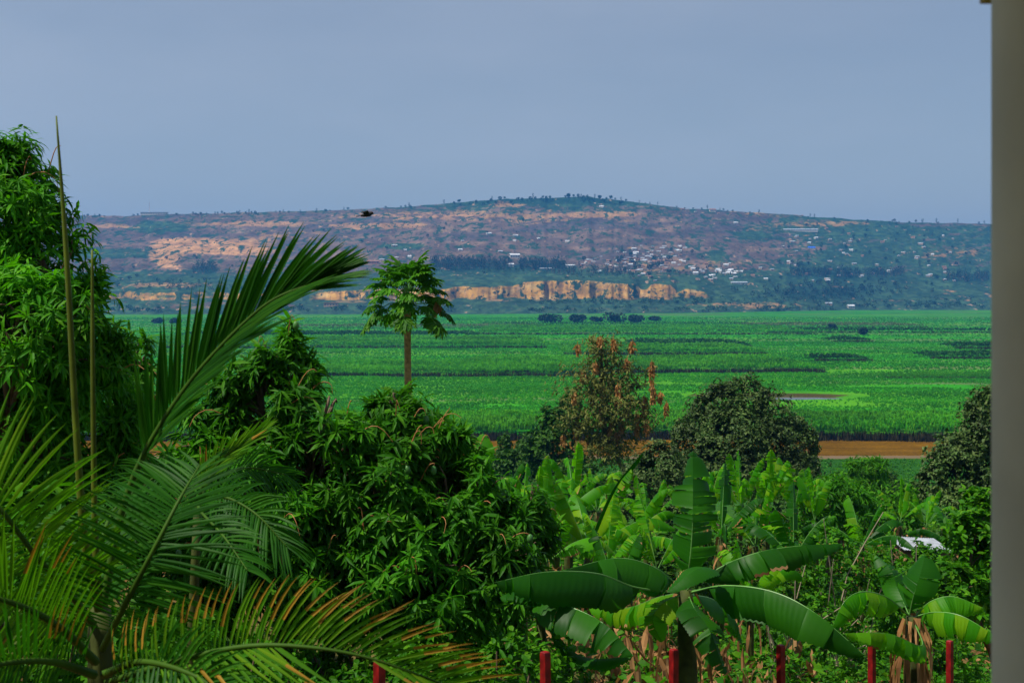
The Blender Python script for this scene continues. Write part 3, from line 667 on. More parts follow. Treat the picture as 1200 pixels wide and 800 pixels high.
# rough grass on the near bank and river margin
mb = MB()
y = np.sqrt(U(150 ** 2, 304 ** 2, 34000)); x = U(-.46, .46, 34000) * y; clumps(mb, CTF, np.stack([x, y, gz(x, y) - .05], 1), U(.35, .8, 34000), 0, 1.5)
tag(mb.build('bank_grass', M['grass']), 'rough green grass sloping down to the river', 'grass', kind='stuff')

# ------------------------------------------------------------------ trees near the house
def crown_pts(lobes, n, clump=.16, shell=.62, low=-.55, per=9):
    """lobes: [(centre, radii)] -> points in leafy clumps spread over the lobes, with outward directions"""
    lobes = [(np.asarray(c, float), np.broadcast_to(np.asarray(r, float), (3,))) for c, r in lobes]
    wts = np.array([np.prod(r) ** (2 / 3) for c, r in lobes]); wts /= wts.sum()
    P = []; D = []
    m = int(n / per * 2.6)
    for (c, r), w_ in zip(lobes, wts):
        k = max(3, int(m * w_)); d = nrm(rng.normal(size=(k, 3))); d = d[d[:, 2] > low]
        cc = c + d * r * U(shell, 1.02, (len(d), 1))
        pts = np.repeat(cc, per, 0) + rng.normal(size=(len(cc) * per, 3)) * r * clump
        dd = nrm((pts - c) / r)
        keep = np.ones(len(pts), bool)
        for c2, r2 in lobes:
            if c2 is c: continue
            keep &= (((pts - c2) / r2) ** 2).sum(1) > .42
        P.append(pts[keep]); D.append(dd[keep])
    P = np.concatenate(P); D = np.concatenate(D)
    i = rng.permutation(len(P))[:n]
    return P[i], D[i]

def limbs(mb, base, lobes, r0, fork=.45, mi=0, n=7):
    base = np.asarray(base, float); cs = np.array([c for c, r in lobes], float); ctr = cs.mean(0)
    f = base + (ctr - base) * fork + (U(-.1, .1), 0, 0)
    tube(mb, spline([base - (0, 0, .3), base + (f - base) * .5 + (U(-.05, .05), U(-.05, .05), 0), f], 6), np.linspace(r0 * 1.15, r0 * .75, 6), n, mi)
    for c, r in lobes:
        c = np.asarray(c, float); mid = (f + c) / 2 + rng.normal(size=3) * .12 * np.linalg.norm(c - f)
        tube(mb, spline([f, mid, c], 6), np.linspace(r0 * .62, r0 * .16, 6), 5, mi)
        rr = np.broadcast_to(np.asarray(r, float), (3,))
        for _ in range(4):
            e = c + nrm(rng.normal(size=3) + (0, 0, .4)) * rr * .8; tube(mb, spline([(mid + c) / 2, (c + e) / 2 + rng.normal(size=3) * .08 * rr, e], 5), np.linspace(r0 * .22, r0 * .05, 5), 4, mi)

def whorls(mb, P, D, k, L, droop=(.1, .9), mi=0, tpl=LANCE, wd=1., up=.5):
    """k leaves around each twig end, hanging with their weight"""
    n = len(P); A = nrm(D + (0, 0, up)); t = nrm(np.cross(A, rng.normal(size=(n, 3)))); b = np.cross(A, t)
    for j in range(k):
        az = 2.4 * j + U(0, .8, n); el = U(.55, 1.75, n)
        X = np.cos(el)[:, None] * A + np.sin(el)[:, None] * (np.cos(az)[:, None] * t + np.sin(az)[:, None] * b)
        X = X - np.array([0, 0, 1.]) * U(*droop, (n, 1)); X = nrm(X)
        Nn = np.array([0, 0, 1.]) + .55 * rng.normal(size=(n, 3)) + .4 * A
        ln = np.minimum(L, 9) * U(.6, 1.25, n)
        batch(mb, tpl, P + A * U(-.4, .15, (n, 1)) * np.reshape(L, (-1, 1)), X, Nn, ln, ln * wd, mi)

def mango_tree(label, base, lobes, n, L, k=11, mt='mango', stalks=0, fruit=0, r0=.14, clump=.14):
    base = np.array([base[0], base[1], gz(base[0], base[1])]); t = thing('mango_tree', base, label, 'tree')
    mb = MB(); P, D = crown_pts(lobes, n, clump, .66, -.55, 15); n = len(P); whorls(mb, P, D, k, L); mb.build('crown', M[mt], t, base)
    mb = MB(); limbs(mb, base, lobes, r0)
    i = rng.permutation(n)[:n // 3]
    for q in i[:260]: tube(mb, [P[q] - D[q] * .35 - (0, 0, .12), P[q] - D[q] * .1, P[q]], [.010, .008, .005], 3, cap=False)
    mb.build('trunk', M['bark'], t, base, smooth=True)
    if stalks:
        o = np.nonzero((D[:, 1] < .35) & (D[:, 2] > -.35))[0]; o = o[rng.permutation(len(o))[:stalks]]
        for q in o:
            d = nrm(D[q] * (1, .6, 1) + (0, 0, .5) + rng.normal(size=3) * .3); l = U(.22, .5)
            s = P[q] - d * .05; hang = U(.2, 1.0)
            e = spline([s, s + d * l * .5 + (0, 0, .03), s + d * l * .85 + (0, 0, -.10 * hang), s + d * l * 1.0 + (U(-.04, .04), 0, -.28 * hang)], 8)
            mb = MB(); tube(mb, e, np.linspace(.0065, .0025, 8), 4); sk = mb.build('flower_stalk', M['panicle'], t, base)
            if U() < fruit:
                f = e[-1] - (0, 0, .05) - base; fr = MB()
                tube(fr, [f + (0, 0, .055), f + (0, 0, .04), f, f - (0, 0, .035), f - (0, 0, .05)], [.008, .028, .038, .028, .008], 7); fr.build('fruit', M['fruit'], sk, smooth=True)
    return t

def lobe(px, py, d, rx, rz, ry=None):
    """a crown lobe at a photo pixel and distance; radii in photo pixels"""
    s = d / F; return (W(px, py, d), (rx * s, (ry or rx) * s, rz * s))

mango_tree('tall leafy mango tree rising against the sky behind the thin palm spears', (-5.2, 12.6), [lobe(-20, 260, 12.4, 92, 92), lobe(15, 225, 12.4, 34, 62), lobe(8, 188, 12.4, 24, 34), lobe(32, 270, 12.2, 40, 50), lobe(-40, 210, 12.4, 60, 60), lobe(110, 400, 12.2, 34, 50), lobe(60, 330, 12.0, 62, 70), lobe(85, 420, 12.2, 55, 60), lobe(30, 400, 11.6, 80, 85), lobe(-60, 360, 12.4, 110, 110),
            lobe(95, 490, 12.6, 66, 66), lobe(20, 520, 12.0, 100, 80), lobe(60, 590, 12.2, 100, 70), lobe(10, 650, 11.8, 110, 80), lobe(120, 560, 12.6, 50, 60)], 3600, .155, 11, 'mango_bright', 24, .0, clump=.15)
mango_tree('bushy mango tree with brown flower stalks beside the arching palm frond', (-2.7, 15.2), [lobe(320, 478, 14.6, 62, 66), lobe(345, 430, 14.8, 22, 36), lobe(258, 530, 14.6, 66, 60), lobe(380, 540, 14.2, 62, 64), lobe(300, 610, 14.0, 95, 80), lobe(225, 620, 14.4, 80, 70), lobe(340, 680, 13.9, 90, 60), lobe(235, 690, 14.2, 80, 60), lobe(336, 400, 14.8, 9, 22), lobe(300, 432, 14.6, 13, 20), lobe(388, 478, 14.3, 22, 24), lobe(408, 520, 14.0, 26, 30), lobe(268, 470, 14.6, 18, 22)], 1750, .205, 12, 'mango', 60, .25)
mango_tree('dense drooping mango tree hiding the foot of the papaya trunk', (-1.2, 15.6), [lobe(470, 535, 14.8, 62, 62), lobe(490, 500, 14.9, 34, 28), lobe(440, 590, 14.2, 75, 70), lobe(530, 590, 14.5, 66, 66), lobe(480, 660, 14.0, 95, 75), lobe(560, 660, 14.3, 62, 62), lobe(430, 720, 14.0, 80, 50), lobe(530, 730, 14.1, 80, 50), lobe(432, 500, 14.4, 20, 22), lobe(530, 505, 14.7, 17, 18), lobe(455, 470, 14.9, 16, 16), lobe(560, 560, 14.6, 26, 28), lobe(600, 610, 14.5, 22, 30)], 1750, .20, 12, 'mango', 60, .25)
mango_tree('low mango tree in front of the sunlit banana grove', (0.1, 17.8), [lobe(610, 640, 17.2, 42, 70), lobe(580, 700, 17.0, 55, 60), lobe(625, 590, 17.4, 24, 32)], 330, .22, 12, 'mango', 10, .1)
mango_tree('small dark drooping mango tree beside the feathery sapling', (10.6, 43), [lobe(975, 585, 42, 36, 34), lobe(950, 610, 42, 24, 26), lobe(1000, 600, 43, 26, 30)], 360, .34, 10, 'mango', 0, r0=.12)
mango_tree('young mango shoot between the tall mango and the arching frond', (-4.6, 16), [lobe(160, 420, 15.6, 22, 26), lobe(150, 480, 15.4, 34, 36)], 110, .22, 10, 'mango', 12)

def leafy_tree(name, label, x, y, lobes, n, L, mt, tpl=BROAD, r0=.2, clump=.14, k=5, bark='bark', cat='tree', wd=1., droop=(.0, .6), shell=.55, group=None, per=9):
    base = np.array([x, y, gz(x, y)]); t = thing(name, base, label, cat, group)
    mb = MB(); P, D = crown_pts(lobes, n, clump, shell, -.55, per); whorls(mb, P, D, k, L * (.8 + .4 * fbm(P[:, 0] / 1.2, P[:, 2] / 1.2, 3)), droop, 0, tpl, wd); mb.build('crown', M[mt], t, base)
    mb = MB(); limbs(mb, base, lobes, r0); mb.build('trunk', M[bark], t, base, smooth=True)
    return t
leafy_tree('round_tree', 'dense dark round crowned tree standing alone before the river', 17.6, 82, [lobe(872, 470, 82, 30, 26), lobe(848, 482, 81, 30, 30), lobe(898, 490, 82, 30, 34), lobe(825, 488, 81, 20, 26), lobe(815, 515, 80, 22, 26), lobe(860, 515, 79, 40, 32), lobe(905, 525, 80, 34, 30), lobe(850, 550, 79, 56, 36), lobe(915, 560, 80, 42, 34), lobe(797, 505, 82, 10, 22), lobe(926, 500, 83, 18, 16), lobe(944, 520, 82, 15, 20), lobe(940, 548, 81, 18, 22), lobe(795, 545, 81, 18, 26)], 9000, .215, 'dark_leaf', k=5, clump=.17, shell=.82, per=34)
leafy_tree('bushy_tree', 'dark bushy tree below the round crowned tree and left of its trunk', 11.5, 66, [lobe(765, 570, 66, 40, 40), lobe(735, 590, 65, 28, 34), lobe(800, 600, 65, 32, 36), lobe(780, 640, 64, 46, 34), lobe(775, 540, 67, 24, 24)], 3600, .21, 'dark_leaf', k=5, per=26)
leafy_tree('dark_tree', 'dark leafy tree half hidden by the column above the white shed roof', 23, 62, [lobe(1150, 520, 61, 34, 50), lobe(1120, 545, 60, 34, 36), lobe(1165, 480, 62, 26, 30), lobe(1095, 570, 60, 24, 24), lobe(1170, 580, 60, 50, 40), lobe(1135, 590, 59, 34, 30)], 4600, .21, 'dark_leaf', k=5, per=28)
leafy_tree('garden_tree', 'dark broad leaved tree beside the column above the banana leaves', 8.6, 22, [lobe(1140, 640, 22, 34, 50), lobe(1120, 690, 21.5, 34, 36), lobe(1165, 700, 22, 40, 70), lobe(1150, 600, 22.5, 28, 30)], 620, .15, 'shrub', k=7, r0=.08)
for nm, lb, x, y, lb_, n in [('riverside_tree', 'dark riverside tree left of the tree with orange pods', 5.2, 118, [lobe(655, 500, 117, 24, 28), lobe(640, 530, 116, 30, 30), lobe(668, 475, 118, 14, 16), lobe(655, 550, 116, 34, 24)], 1300),
                             ('riverside_tree', 'low round riverside tree between the banana tips and the river', 1.5, 122, [lobe(615, 535, 121, 20, 20), lobe(596, 545, 121, 16, 18), lobe(625, 550, 120, 22, 16)], 700),
                             ('riverside_tree', 'small upright shrub at the river edge nearest the mango', -0.6, 125, [lobe(590, 525, 124, 9, 16), lobe(585, 550, 124, 14, 16)], 260),
                             ('riverside_tree', 'slim bush standing on the river bank before the muddy water', 32, 118, [lobe(1020, 560, 117, 26, 16), lobe(1045, 575, 116, 24, 14), lobe(985, 565, 117, 20, 14)], 500)]:
    leafy_tree(nm, lb, x, y, lb_, n, .42, 'bank_shrub', k=5, r0=.14)
# feathery sapling and bank thicket
leafy_tree('feathery_tree', 'light green feathery sapling near the river bank', 20.5, 75, [lobe(1016, 545, 75, 24, 9), lobe(1012, 565, 75, 30, 12), lobe(1020, 590, 74, 34, 14), lobe(1060, 585, 75, 14, 10)], 900, .34, 'shrub', LANCE, .06, k=7)

# airy tree hung with orange pods
base = np.array([11.2, 100, gz(11.2, 100)]); t = thing('pod_tree', base, 'tall airy tree hung with bunches of orange brown pods', 'tree')
LB = [lobe(710, 420, 100, 30, 26), lobe(690, 450, 99, 36, 26), lobe(735, 450, 100, 32, 30), lobe(715, 480, 99, 46, 26), lobe(680, 495, 99, 30, 24), lobe(745, 490, 100, 24, 28), lobe(715, 525, 99, 40, 26), lobe(700, 400, 100, 14, 12)]
mb = MB(); P, D = crown_pts(LB, 2700, .19, .3, -.9, 16); whorls(mb, P, D, 4, .34, (.2, .9), 0, LANCE, 1.6); mb.build('crown', M['airy'], t, base)
mb = MB(); tr = spline([base - (0, 0, .4), W(714, 520, 100), W(708, 470, 100), W(704, 405, 100)], 12); tube(mb, tr, np.linspace(.28, .07, 12), 7)
for c, r in LB:
    for q in range(4):
        s = tr[rng.integers(3, 10)]; e = c + rng.normal(size=3) * np.array(r) * .4; tube(mb, spline([s, (s + e) / 2 + (0, 0, .4), e], 5), np.linspace(.06, .02, 5), 4)
mb.build('trunk', M['bark'], t, base)
for px, py, hh in [(703, 400, 12), (677, 408, 12), (719, 402, 12), (741, 405, 14), (684, 440, 16), (764, 440, 34), (724, 463, 26), (707, 458, 18), (755, 475, 24), (694, 465, 18), (676, 500, 28), (705, 487, 22), (746, 497, 26), (735, 480, 16), (758, 500, 18), (673, 465, 14), (728, 495, 20), (774, 465, 12), (698, 430, 12), (735, 425, 12), (716, 500, 16), (765, 462, 20), (660, 515, 14), (781, 478, 14), (690, 515, 14), (723, 512, 14)]:
    mb = MB(); c = W(px, py, 99 + U(-1.4, .6)); n = int(hh * 4.5) + 10; z = U(-.5, .5, n) * hh / 15; wd_ = .15 * (1 - np.abs(z) / (hh / 15) * .9)
    P = c + np.stack([np.clip(rng.normal(size=n), -1.3, 1.3) * wd_, np.clip(rng.normal(size=n), -1.3, 1.3) * wd_, z], 1); X = np.stack([rng.normal(size=n) * .5, rng.normal(size=n) * .5, -np.ones(n)], 1)
    batch(mb, DIAM, P, X, rng.normal(size=(n, 3)), U(.24, .42, n), U(.2, .36, n), 0)
    tube(mb, [c + (0, 0, hh / 30 + .1), c + (0, 0, 0)], [.03, .02], 3, 0, cap=False)
    mb.build('pod_bunch', M['pod'], t, base)

# ------------------------------------------------------------------ papaya
def papaya_leaf(mb, ms, c, d, pet, size, droop):
    """long petiole ending in a palmate deeply cut blade"""
    d = nrm(d); e = spline([c, c + d * pet * .55 + (0, 0, .05 * pet), c + d * pet + (0, 0, -droop * pet)], 6); tube(ms, e, np.linspace(.011, .006, 6), 4)
    T = nrm(e[-1] - e[-2]); s = nrm(np.cross(T, (0, 0, 1.))); nn = np.cross(s, T)
    n = 9; a = np.linspace(-2.5, 2.5, n); P = []; X = []; L = []
    for q, al in enumerate(a):
        dr = np.cos(al) * T + np.sin(al) * s - np.array([0, 0, .30 + .25 * U()]); dr = nrm(dr)
        ln = size * (1 - .085 * abs(al) ** 1.3) * U(.9, 1.08); P.append(e[-1]); X.append(dr); L.append(ln)
        for sg in (-1, 1):      # the side points of each lobe
            for fr in (.42, .68):
                P.append(e[-1] + dr * ln * fr); X.append(nrm(dr + sg * .8 * np.cross(nn, dr) - np.array([0, 0, .15]))); L.append(ln * (.42 if fr < .5 else .30))
    L = np.array(L); batch(mb, BROAD, P, X, np.repeat(nn[None], len(P), 0) + (0, 0, .6), L, L * .62)
def papaya(label, top, foot, n, r, size, dead=0):
    base = np.array([foot[0], foot[1], gz(foot[0], foot[1])]); t = thing('papaya_tree', base, label, 'tree')
    mb = MB(); H_ = top[2] - base[2]
    tube(mb, spline([base - (0, 0, .3), base + (top - base) * .5 + (U(-.03, .03), 0, 0), top - (0, 0, .0)], 16), np.linspace(.098, .062, 16) * (1 + .06 * rng.normal(size=16)), 9)
    mb.build('trunk', M['papaya_bark'], t, base, smooth=True)
    mb = MB(); ms = MB()
    for i in range(n):
        az = 2.4 * i + U(-.3, .3); q = i / n; el = 1.25 - 1.45 * q
        d = np.array([math.cos(az) * math.cos(el), math.sin(az) * math.cos(el), math.sin(el)])
        papaya_leaf(mb, ms, top + (0, 0, .12 - .30 * q), d, r * U(.75, 1.1) * (.75 + .3 * q), size * U(.85, 1.15), .05 + .18 * q)
    mb.build('crown', M['papaya'], t, base); ms.build('leaf_stalk', M['rib'], t, base)
    if dead:
        mb = MB(); c = top + (.62, -.1, -.02)
        batch(mb, LANCE, np.repeat(c[None], 9, 0), np.stack([rng.normal(size=9) * .3, rng.normal(size=9) * .3, -np.ones(9)], 1), rng.normal(size=(9, 3)), U(.25, .42, 9), U(.3, .5, 9)); tube(mb, [top, top + (.35, -.05, .1), c], [.008, .007, .005], 4)
        mb.build('dead_leaf', M['dry'], t, base)
tp = W(477, 350, 25); papaya('tall slender papaya tree with a bare brown trunk before the cane plain', tp, (-2.0, 25), 40, .76, .36, 1)
tp = W(466, 492, 22); papaya('shorter papaya crown around the trunk of the tall papaya', tp, (-1.8, 22.2), 16, .55, .30)

# ------------------------------------------------------------------ bananas
def banana_leaf(lam, rib, path, width, up, fold=.5, tear=.35, n=26, prof=None, petiole=.1):
    n = int(n * 1.9)
    """path: midrib control points; lamina hangs on both sides of it, torn into strips"""
    P = spline(path, n); T = nrm(np.gradient(P, axis=0)); up = np.asarray(up, float)
    tube(rib, P, np.interp(np.linspace(0, 1, n), [0, .12, 1], [.028, .019, .004]) * (width / .55), 5)
    Uv = nrm(up - (T @ up)[:, None] * T) if up.ndim == 1 else nrm(up)
    Sd = np.cross(T, Uv); s = np.linspace(0, 1, n)
    wd_ = width * np.clip((s - petiole) / .14, 0, 1) ** .6 * np.clip((1.0 - s) / (prof or .30), 0, 1) ** .55 * (.9 + .1 * np.sin(s * 3.1))
    for sg in (-1, 1):
        i = int(petiole * n); base_f = fold + U(-.12, .12)
        while i < n - 1:
            k = int(min(n - 1 - i, max(2, rng.geometric(min(.95, tear * .62)) + 1))); j = i + k
            f = base_f + U(-.28, .28) * (1 if tear > .12 else .3); sl = U(.12, .25); idx = np.arange(i, j + 1)
            V = []
            for q, c in enumerate(idx):
                # edges of the tear draw together
                sh = 0.0
                if k >= 1 and tear > .12: sh = (.35 if q == 0 else -.35 if q == len(idx) - 1 else 0) * np.linalg.norm(P[min(c + 1, n - 1)] - P[max(c - 1, 0)]) * .5
                for fr, ff in ((0, f * .5), (.5, f), (.9, f * 1.2 + .08), (1., f * 1.25 + .1)):
                    o = P[c] + wd_[c] * fr * (sg * Sd[c] * math.cos(ff) - Uv[c] * math.sin(ff)) + T[c] * (wd_[c] * sl * fr + sh * fr) + Uv[c] * (.006 + (.009 if c % 2 else -.009) * (fr > 0) * min(1, width / .2))
                    V.append(o)
            m = len(idx); Q = []
            for q in range(m - 1):
                for z in range(3): a = q * 4 + z; Q.append([a, a + 1, a + 5, a + 4])
            Q = np.array(Q); burnt = U() < .09
            if burnt: lam.add(np.array(V), Q[np.arange(len(Q)) % 3 < 2], 0); lam.add(np.array(V), Q[2::3], 1)
            else: lam.add(np.array(V), Q)
            i = j

def leaf_part(t, base, path, width, up, mt='banana', **k):
    lam, rib = MB(), MB(); banana_leaf(lam, rib, path, width, up, **k)
    o = lam.build('leaf', [M[mt], M['dry']], t, base, smooth=True); r = rib.build('midrib', M['rib'], o, (0, 0, 0))
    r.data.transform(__import__('mathutils').Matrix.Translation(-Vector(base))); return o

def dead_skirt(t, base, top, n=14, l=(.5, 1.3)):
    mb = MB(); az = U(0, 6.3, n); P = top + np.stack([np.cos(az) * .11, np.sin(az) * .11, U(-.5, .05, n)], 1)
    for p, a in zip(P, az):
        L = U(*l); d = np.array([math.cos(a), math.sin(a), 0]); e = spline([p, p + d * .14 - (0, 0, L * .35), p + d * U(.1, .25) - (0, 0, L)], 6)
        s = nrm(np.cross(d, (0, 0, 1))); V = []
        for q, c in enumerate(e):
            ww = U(.012, .042) * (1.3 - q / 6); tw = U(-1, 1); ss = s * math.cos(tw) + d * math.sin(tw); V += [c - ss * ww, c, c + ss * ww]
        mb.add(np.array(V), np.array([[3 * q + z, 3 * q + z + 1, 3 * q + z + 4, 3 * q + z + 3] for q in range(5) for z in range(2)]))
    mb.build('dry_foliage', M['dry'], t, base)

def banana_plant(label, foot, crown, nl, L, wdt, mt='banana', group=None, spread=1., upright=.3, tear=.4, dead=8, seed=None, sides=True):
    base = np.array([foot[0], foot[1], gz(foot[0], foot[1])]); crown = np.asarray(crown, float)
    if crown[2] < base[2] + .8: crown = base + (0, 0, .9)
    t = thing('banana_plant', base, label, 'banana plant', group)
    mb = MB(); tube(mb, spline([base - (0, 0, .2), (base + crown) / 2, crown], 6), np.linspace(.13, .07, 6) * (L / 1.8), 8); mb.build('stem', M['stem'], t, base, smooth=True)
    a0 = U(0, 6.3)
    for i in range(nl):
        az = a0 + 2.4 * i + U(-.4, .4); q = (i + .5) / nl
        el = 1.38 - (1.25 - upright) * q + U(-.12, .12); l = L * U(.8, 1.15)
        d = np.array([math.cos(az) * math.cos(el), math.sin(az) * math.cos(el), math.sin(el)]); h = np.array([math.cos(az), math.sin(az), 0])
        dr = (.12 + .8 * q) * U(.7, 1.2)
        pth = [crown, crown + d * l * .4, crown + d * l * .72 + h * l * .06 * q - (0, 0, dr * l * .16), crown + d * l * .95 + h * l * .12 * q - (0, 0, dr * l * .55)]
        upv = nrm(np.array([-h[0] * .8, -h[1] * .8, 1]))
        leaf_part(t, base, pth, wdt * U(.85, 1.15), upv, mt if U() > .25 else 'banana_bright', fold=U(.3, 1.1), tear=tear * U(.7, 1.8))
    if dead: dead_skirt(t, base, crown, dead, (.4, min(1.3, crown[2] - base[2])))
    return t

# big banana plant below the balcony
d0 = 14.2; ft = (1.93, d0); base = np.array([*ft, gz(*ft)]); bt = thing('banana_plant', base, 'big banana plant with broad arching leaves and one tall upright leaf behind the red posts', 'banana plant')
cr = W(803, 690, d0); mb = MB(); tube(mb, spline([base - (0, 0, .2), (base + cr) / 2 + (.02, 0, 0), cr], 6), np.linspace(.16, .08, 6), 9); mb.build('stem', M['stem'], bt, base, smooth=True)
def pth(*pts): return [W(*p) for p in pts]
leaf_part(bt, base, pth((803, 692, 14.2), (809, 650, 14.1), (812, 595, 14.2), (812, 528, 14.5)), .29, (-.3, -1, .1), fold=.45, tear=.5, n=30, petiole=.12, prof=.2)
leaf_part(bt, base, pth((800, 690, 14.2), (765, 664, 14.0), (722, 654, 13.8), (660, 668, 13.5)), .32, (0, .15, 1), fold=1.1, tear=.22, petiole=.05)
leaf_part(bt, base, pth((796, 694, 14.2), (745, 688, 13.6), (700, 672, 13.2), (640, 670, 12.9), (580, 682, 12.7)), .36, (0, .15, 1), fold=1.12, tear=.24, petiole=.22, n=32)
leaf_part(bt, base, pth((806, 690, 14.2), (845, 664, 14.2), (885, 648, 14.1), (930, 640, 14.2), (987, 637, 14.4)), .27, (0, .15, 1), fold=1.05, tear=.4, petiole=.1)
leaf_part(bt, base, pth((808, 694, 14.2), (850, 686, 13.7), (905, 693, 13.3), (955, 718, 13.0), (1014, 768, 12.8)), .36, (.1, .0, 1), fold=.95, tear=.26, petiole=.14, n=32)
leaf_part(bt, base, pth((802, 694, 14.2), (830, 668, 13.7), (815, 668, 13.3), (782, 694, 13.1)), .16, (0, -.3, 1), 'banana', fold=.3, tear=.05, petiole=.3)
leaf_part(bt, base, pth((800, 694, 14.2), (770, 700, 14.6), (735, 712, 15.0), (690, 712, 15.4)), .26, (0, .1, 1), 'banana_bright', fold=1.0, tear=.45)
leaf_part(bt, base, pth((800, 696, 14.2), (778, 706, 14.0), (765, 726, 13.9), (776, 752, 13.9)), .22, (-.5, -.6, .6), 'banana_bright', fold=.4, tear=.2)
leaf_part(bt, base, pth((806, 696, 14.2), (835, 702, 14.8), (858, 720, 15.2), (868, 752, 15.4)), .26, (.4, -.3, 1), 'banana', fold=.5, tear=.3)
leaf_part(bt, base, pth((806, 696, 14.2), (815, 715, 13.8), (832, 740, 13.5), (850, 790, 13.3)), .22, (.3, -.8, .5), 'banana', fold=.5, tear=.3)
dead_skirt(bt, base, cr, 7, (.5, 1.3))
# sucker with one drooping leaf
ft = (.45, 13.3); base = np.array([*ft, gz(*ft)]); st_ = thing('banana_plant', base, 'low banana sucker whose broad leaf droops between two red posts', 'banana plant')
cr = W(632, 716, 13.2); mb = MB(); tube(mb, [base - (0, 0, .2), (base + cr) / 2, cr], [.08, .065, .04], 8); mb.build('stem', M['stem'], st_, base, smooth=True)
leaf_part(st_, base, pth((632, 716, 13.2), (640, 704, 13.1), (676, 714, 12.9), (712, 734, 12.7), (742, 768, 12.5)), .32, (.1, .0, 1), fold=.85, tear=.22, petiole=.06)
leaf_part(st_, base, pth((632, 716, 13.2), (625, 698, 13.2), (605, 692, 13.2), (586, 700, 13.2)), .2, (-.2, .2, 1), fold=.5, tear=.2)
leaf_part(st_, base, pth((634, 720, 13.2), (670, 762, 13.0), (700, 772, 12.9), (742, 768, 12.8)), .16, (0, .3, 1), fold=.5, tear=.1)
# banana plant beside the column
d0 = 16.6; ft = (5.2, d0); base = np.array([*ft, gz(*ft)]); bt = thing('banana_plant', base, 'banana plant with pale arching leaves and a skirt of dry brown leaves beside the column', 'banana plant')
cr = W(1068, 722, d0); mb = MB(); tube(mb, [base - (0, 0, .2), (base + cr) / 2, cr], [.13, .11, .07], 9); mb.build('stem', M['stem'], bt, base, smooth=True)
leaf_part(bt, base, pth((1066, 720, 16.6), (1070, 700, 16.5), (1078, 675, 16.5), (1084, 650, 16.6)), .26, (-.5, -1, .2), fold=.3, tear=.25, petiole=.1)
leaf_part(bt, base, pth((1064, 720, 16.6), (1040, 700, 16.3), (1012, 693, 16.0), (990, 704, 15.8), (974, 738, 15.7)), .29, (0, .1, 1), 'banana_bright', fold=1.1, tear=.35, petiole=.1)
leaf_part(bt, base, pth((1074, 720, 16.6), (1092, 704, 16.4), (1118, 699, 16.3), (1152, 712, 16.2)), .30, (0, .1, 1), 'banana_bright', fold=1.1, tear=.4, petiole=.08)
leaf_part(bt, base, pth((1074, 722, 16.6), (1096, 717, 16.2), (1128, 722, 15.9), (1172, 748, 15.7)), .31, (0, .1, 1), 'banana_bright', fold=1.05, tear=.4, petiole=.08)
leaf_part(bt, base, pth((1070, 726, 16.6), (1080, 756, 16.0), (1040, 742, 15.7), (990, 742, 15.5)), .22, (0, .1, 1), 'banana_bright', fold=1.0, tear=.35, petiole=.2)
leaf_part(bt, base, pth((1066, 722, 16.6), (1052, 690, 16.9), (1044, 668, 17.0), (1026, 650, 17.2)), .2, (0, -.6, 1), 'banana', fold=.5, tear=.3)
dead_skirt(bt, base, cr, 34, (.7, 1.5))
# the grove
GR = 'banana plants of the grove below the house'
def grove(px, py, d, label, nl=7, L=1.9, wdt=.26, mt='banana', **k):
    c = W(px, py, d); return banana_plant(label, (c[0] + U(-.2, .2), d + U(-.2, .2)), c, nl, L, wdt, mt, None, **k)
t = grove(690, 650, 26, 'bright banana plant with one very long leaf leaning towards the pod tree', 6, 2.1, .27, 'banana_bright', tear=.3)
leaf_part(t, np.array(t.location), pth((688, 650, 26), (700, 612, 25.9), (722, 568, 25.8), (754, 530, 25.7)), .16, (-.7, -.6, .5), 'banana', fold=.9, tear=.1, n=30)
t = grove(552, 600, 27, 'banana plant with a broad upright leaf behind the drooping mango', 5, 1.9, .28, 'banana_bright')
leaf_part(t, np.array(t.location), pth((548, 600, 27), (552, 565, 27), (562, 535, 27), (566, 508, 27.2)), .33, (-.2, -1, .1), 'banana_bright', fold=.15, tear=.4)
for a in [(655, 612, 31, 'banana plant with short bright leaves left of the long leaning leaf', 7, 1.7, .25, 'banana_bright'), (735, 640, 30, 'banana plant spreading level leaves below the dark bushy tree', 7, 2.0, .25, 'banana_bright'),
          (612, 600, 33, 'banana plant with a yellowish drooping leaf above the low mango', 6, 1.8, .25, 'banana_bright'), (590, 590, 40, 'small banana plant at the back of the grove near the low riverside tree', 6, 1.9, .25, 'banana'),
          (845, 632, 27, 'banana plant just behind the tall upright leaf of the big one', 6, 1.7, .24, 'banana'), (700, 600, 42, 'banana plant at the back of the grove under the pod tree', 7, 2.0, .27, 'banana_bright'),
          (1118, 640, 46, 'banana plant with a browned leaf behind the white shed roof', 6, 1.8, .25, 'banana'), (1055, 612, 47, 'thin bright banana plant above the white shed roof', 6, 1.9, .2, 'banana_bright'),
          (1010, 640, 36, 'banana plant among the bushes left of the shed', 6, 1.8, .25, 'banana'), (640, 660, 22, 'low banana plant in the litter behind the sucker', 6, 1.4, .24, 'banana_bright'), (880, 700, 21, 'small banana plant with pale leaves right of the big stem', 5, 1.2, .22, 'banana_bright'), (722, 700, 21, 'low banana plant in the dry litter under the broad leaves', 5, 1.3, .22, 'banana'), (930, 655, 26, 'banana plant half hidden among the bare branched bushes', 6, 1.6, .25, 'banana')]:
    grove(*a)
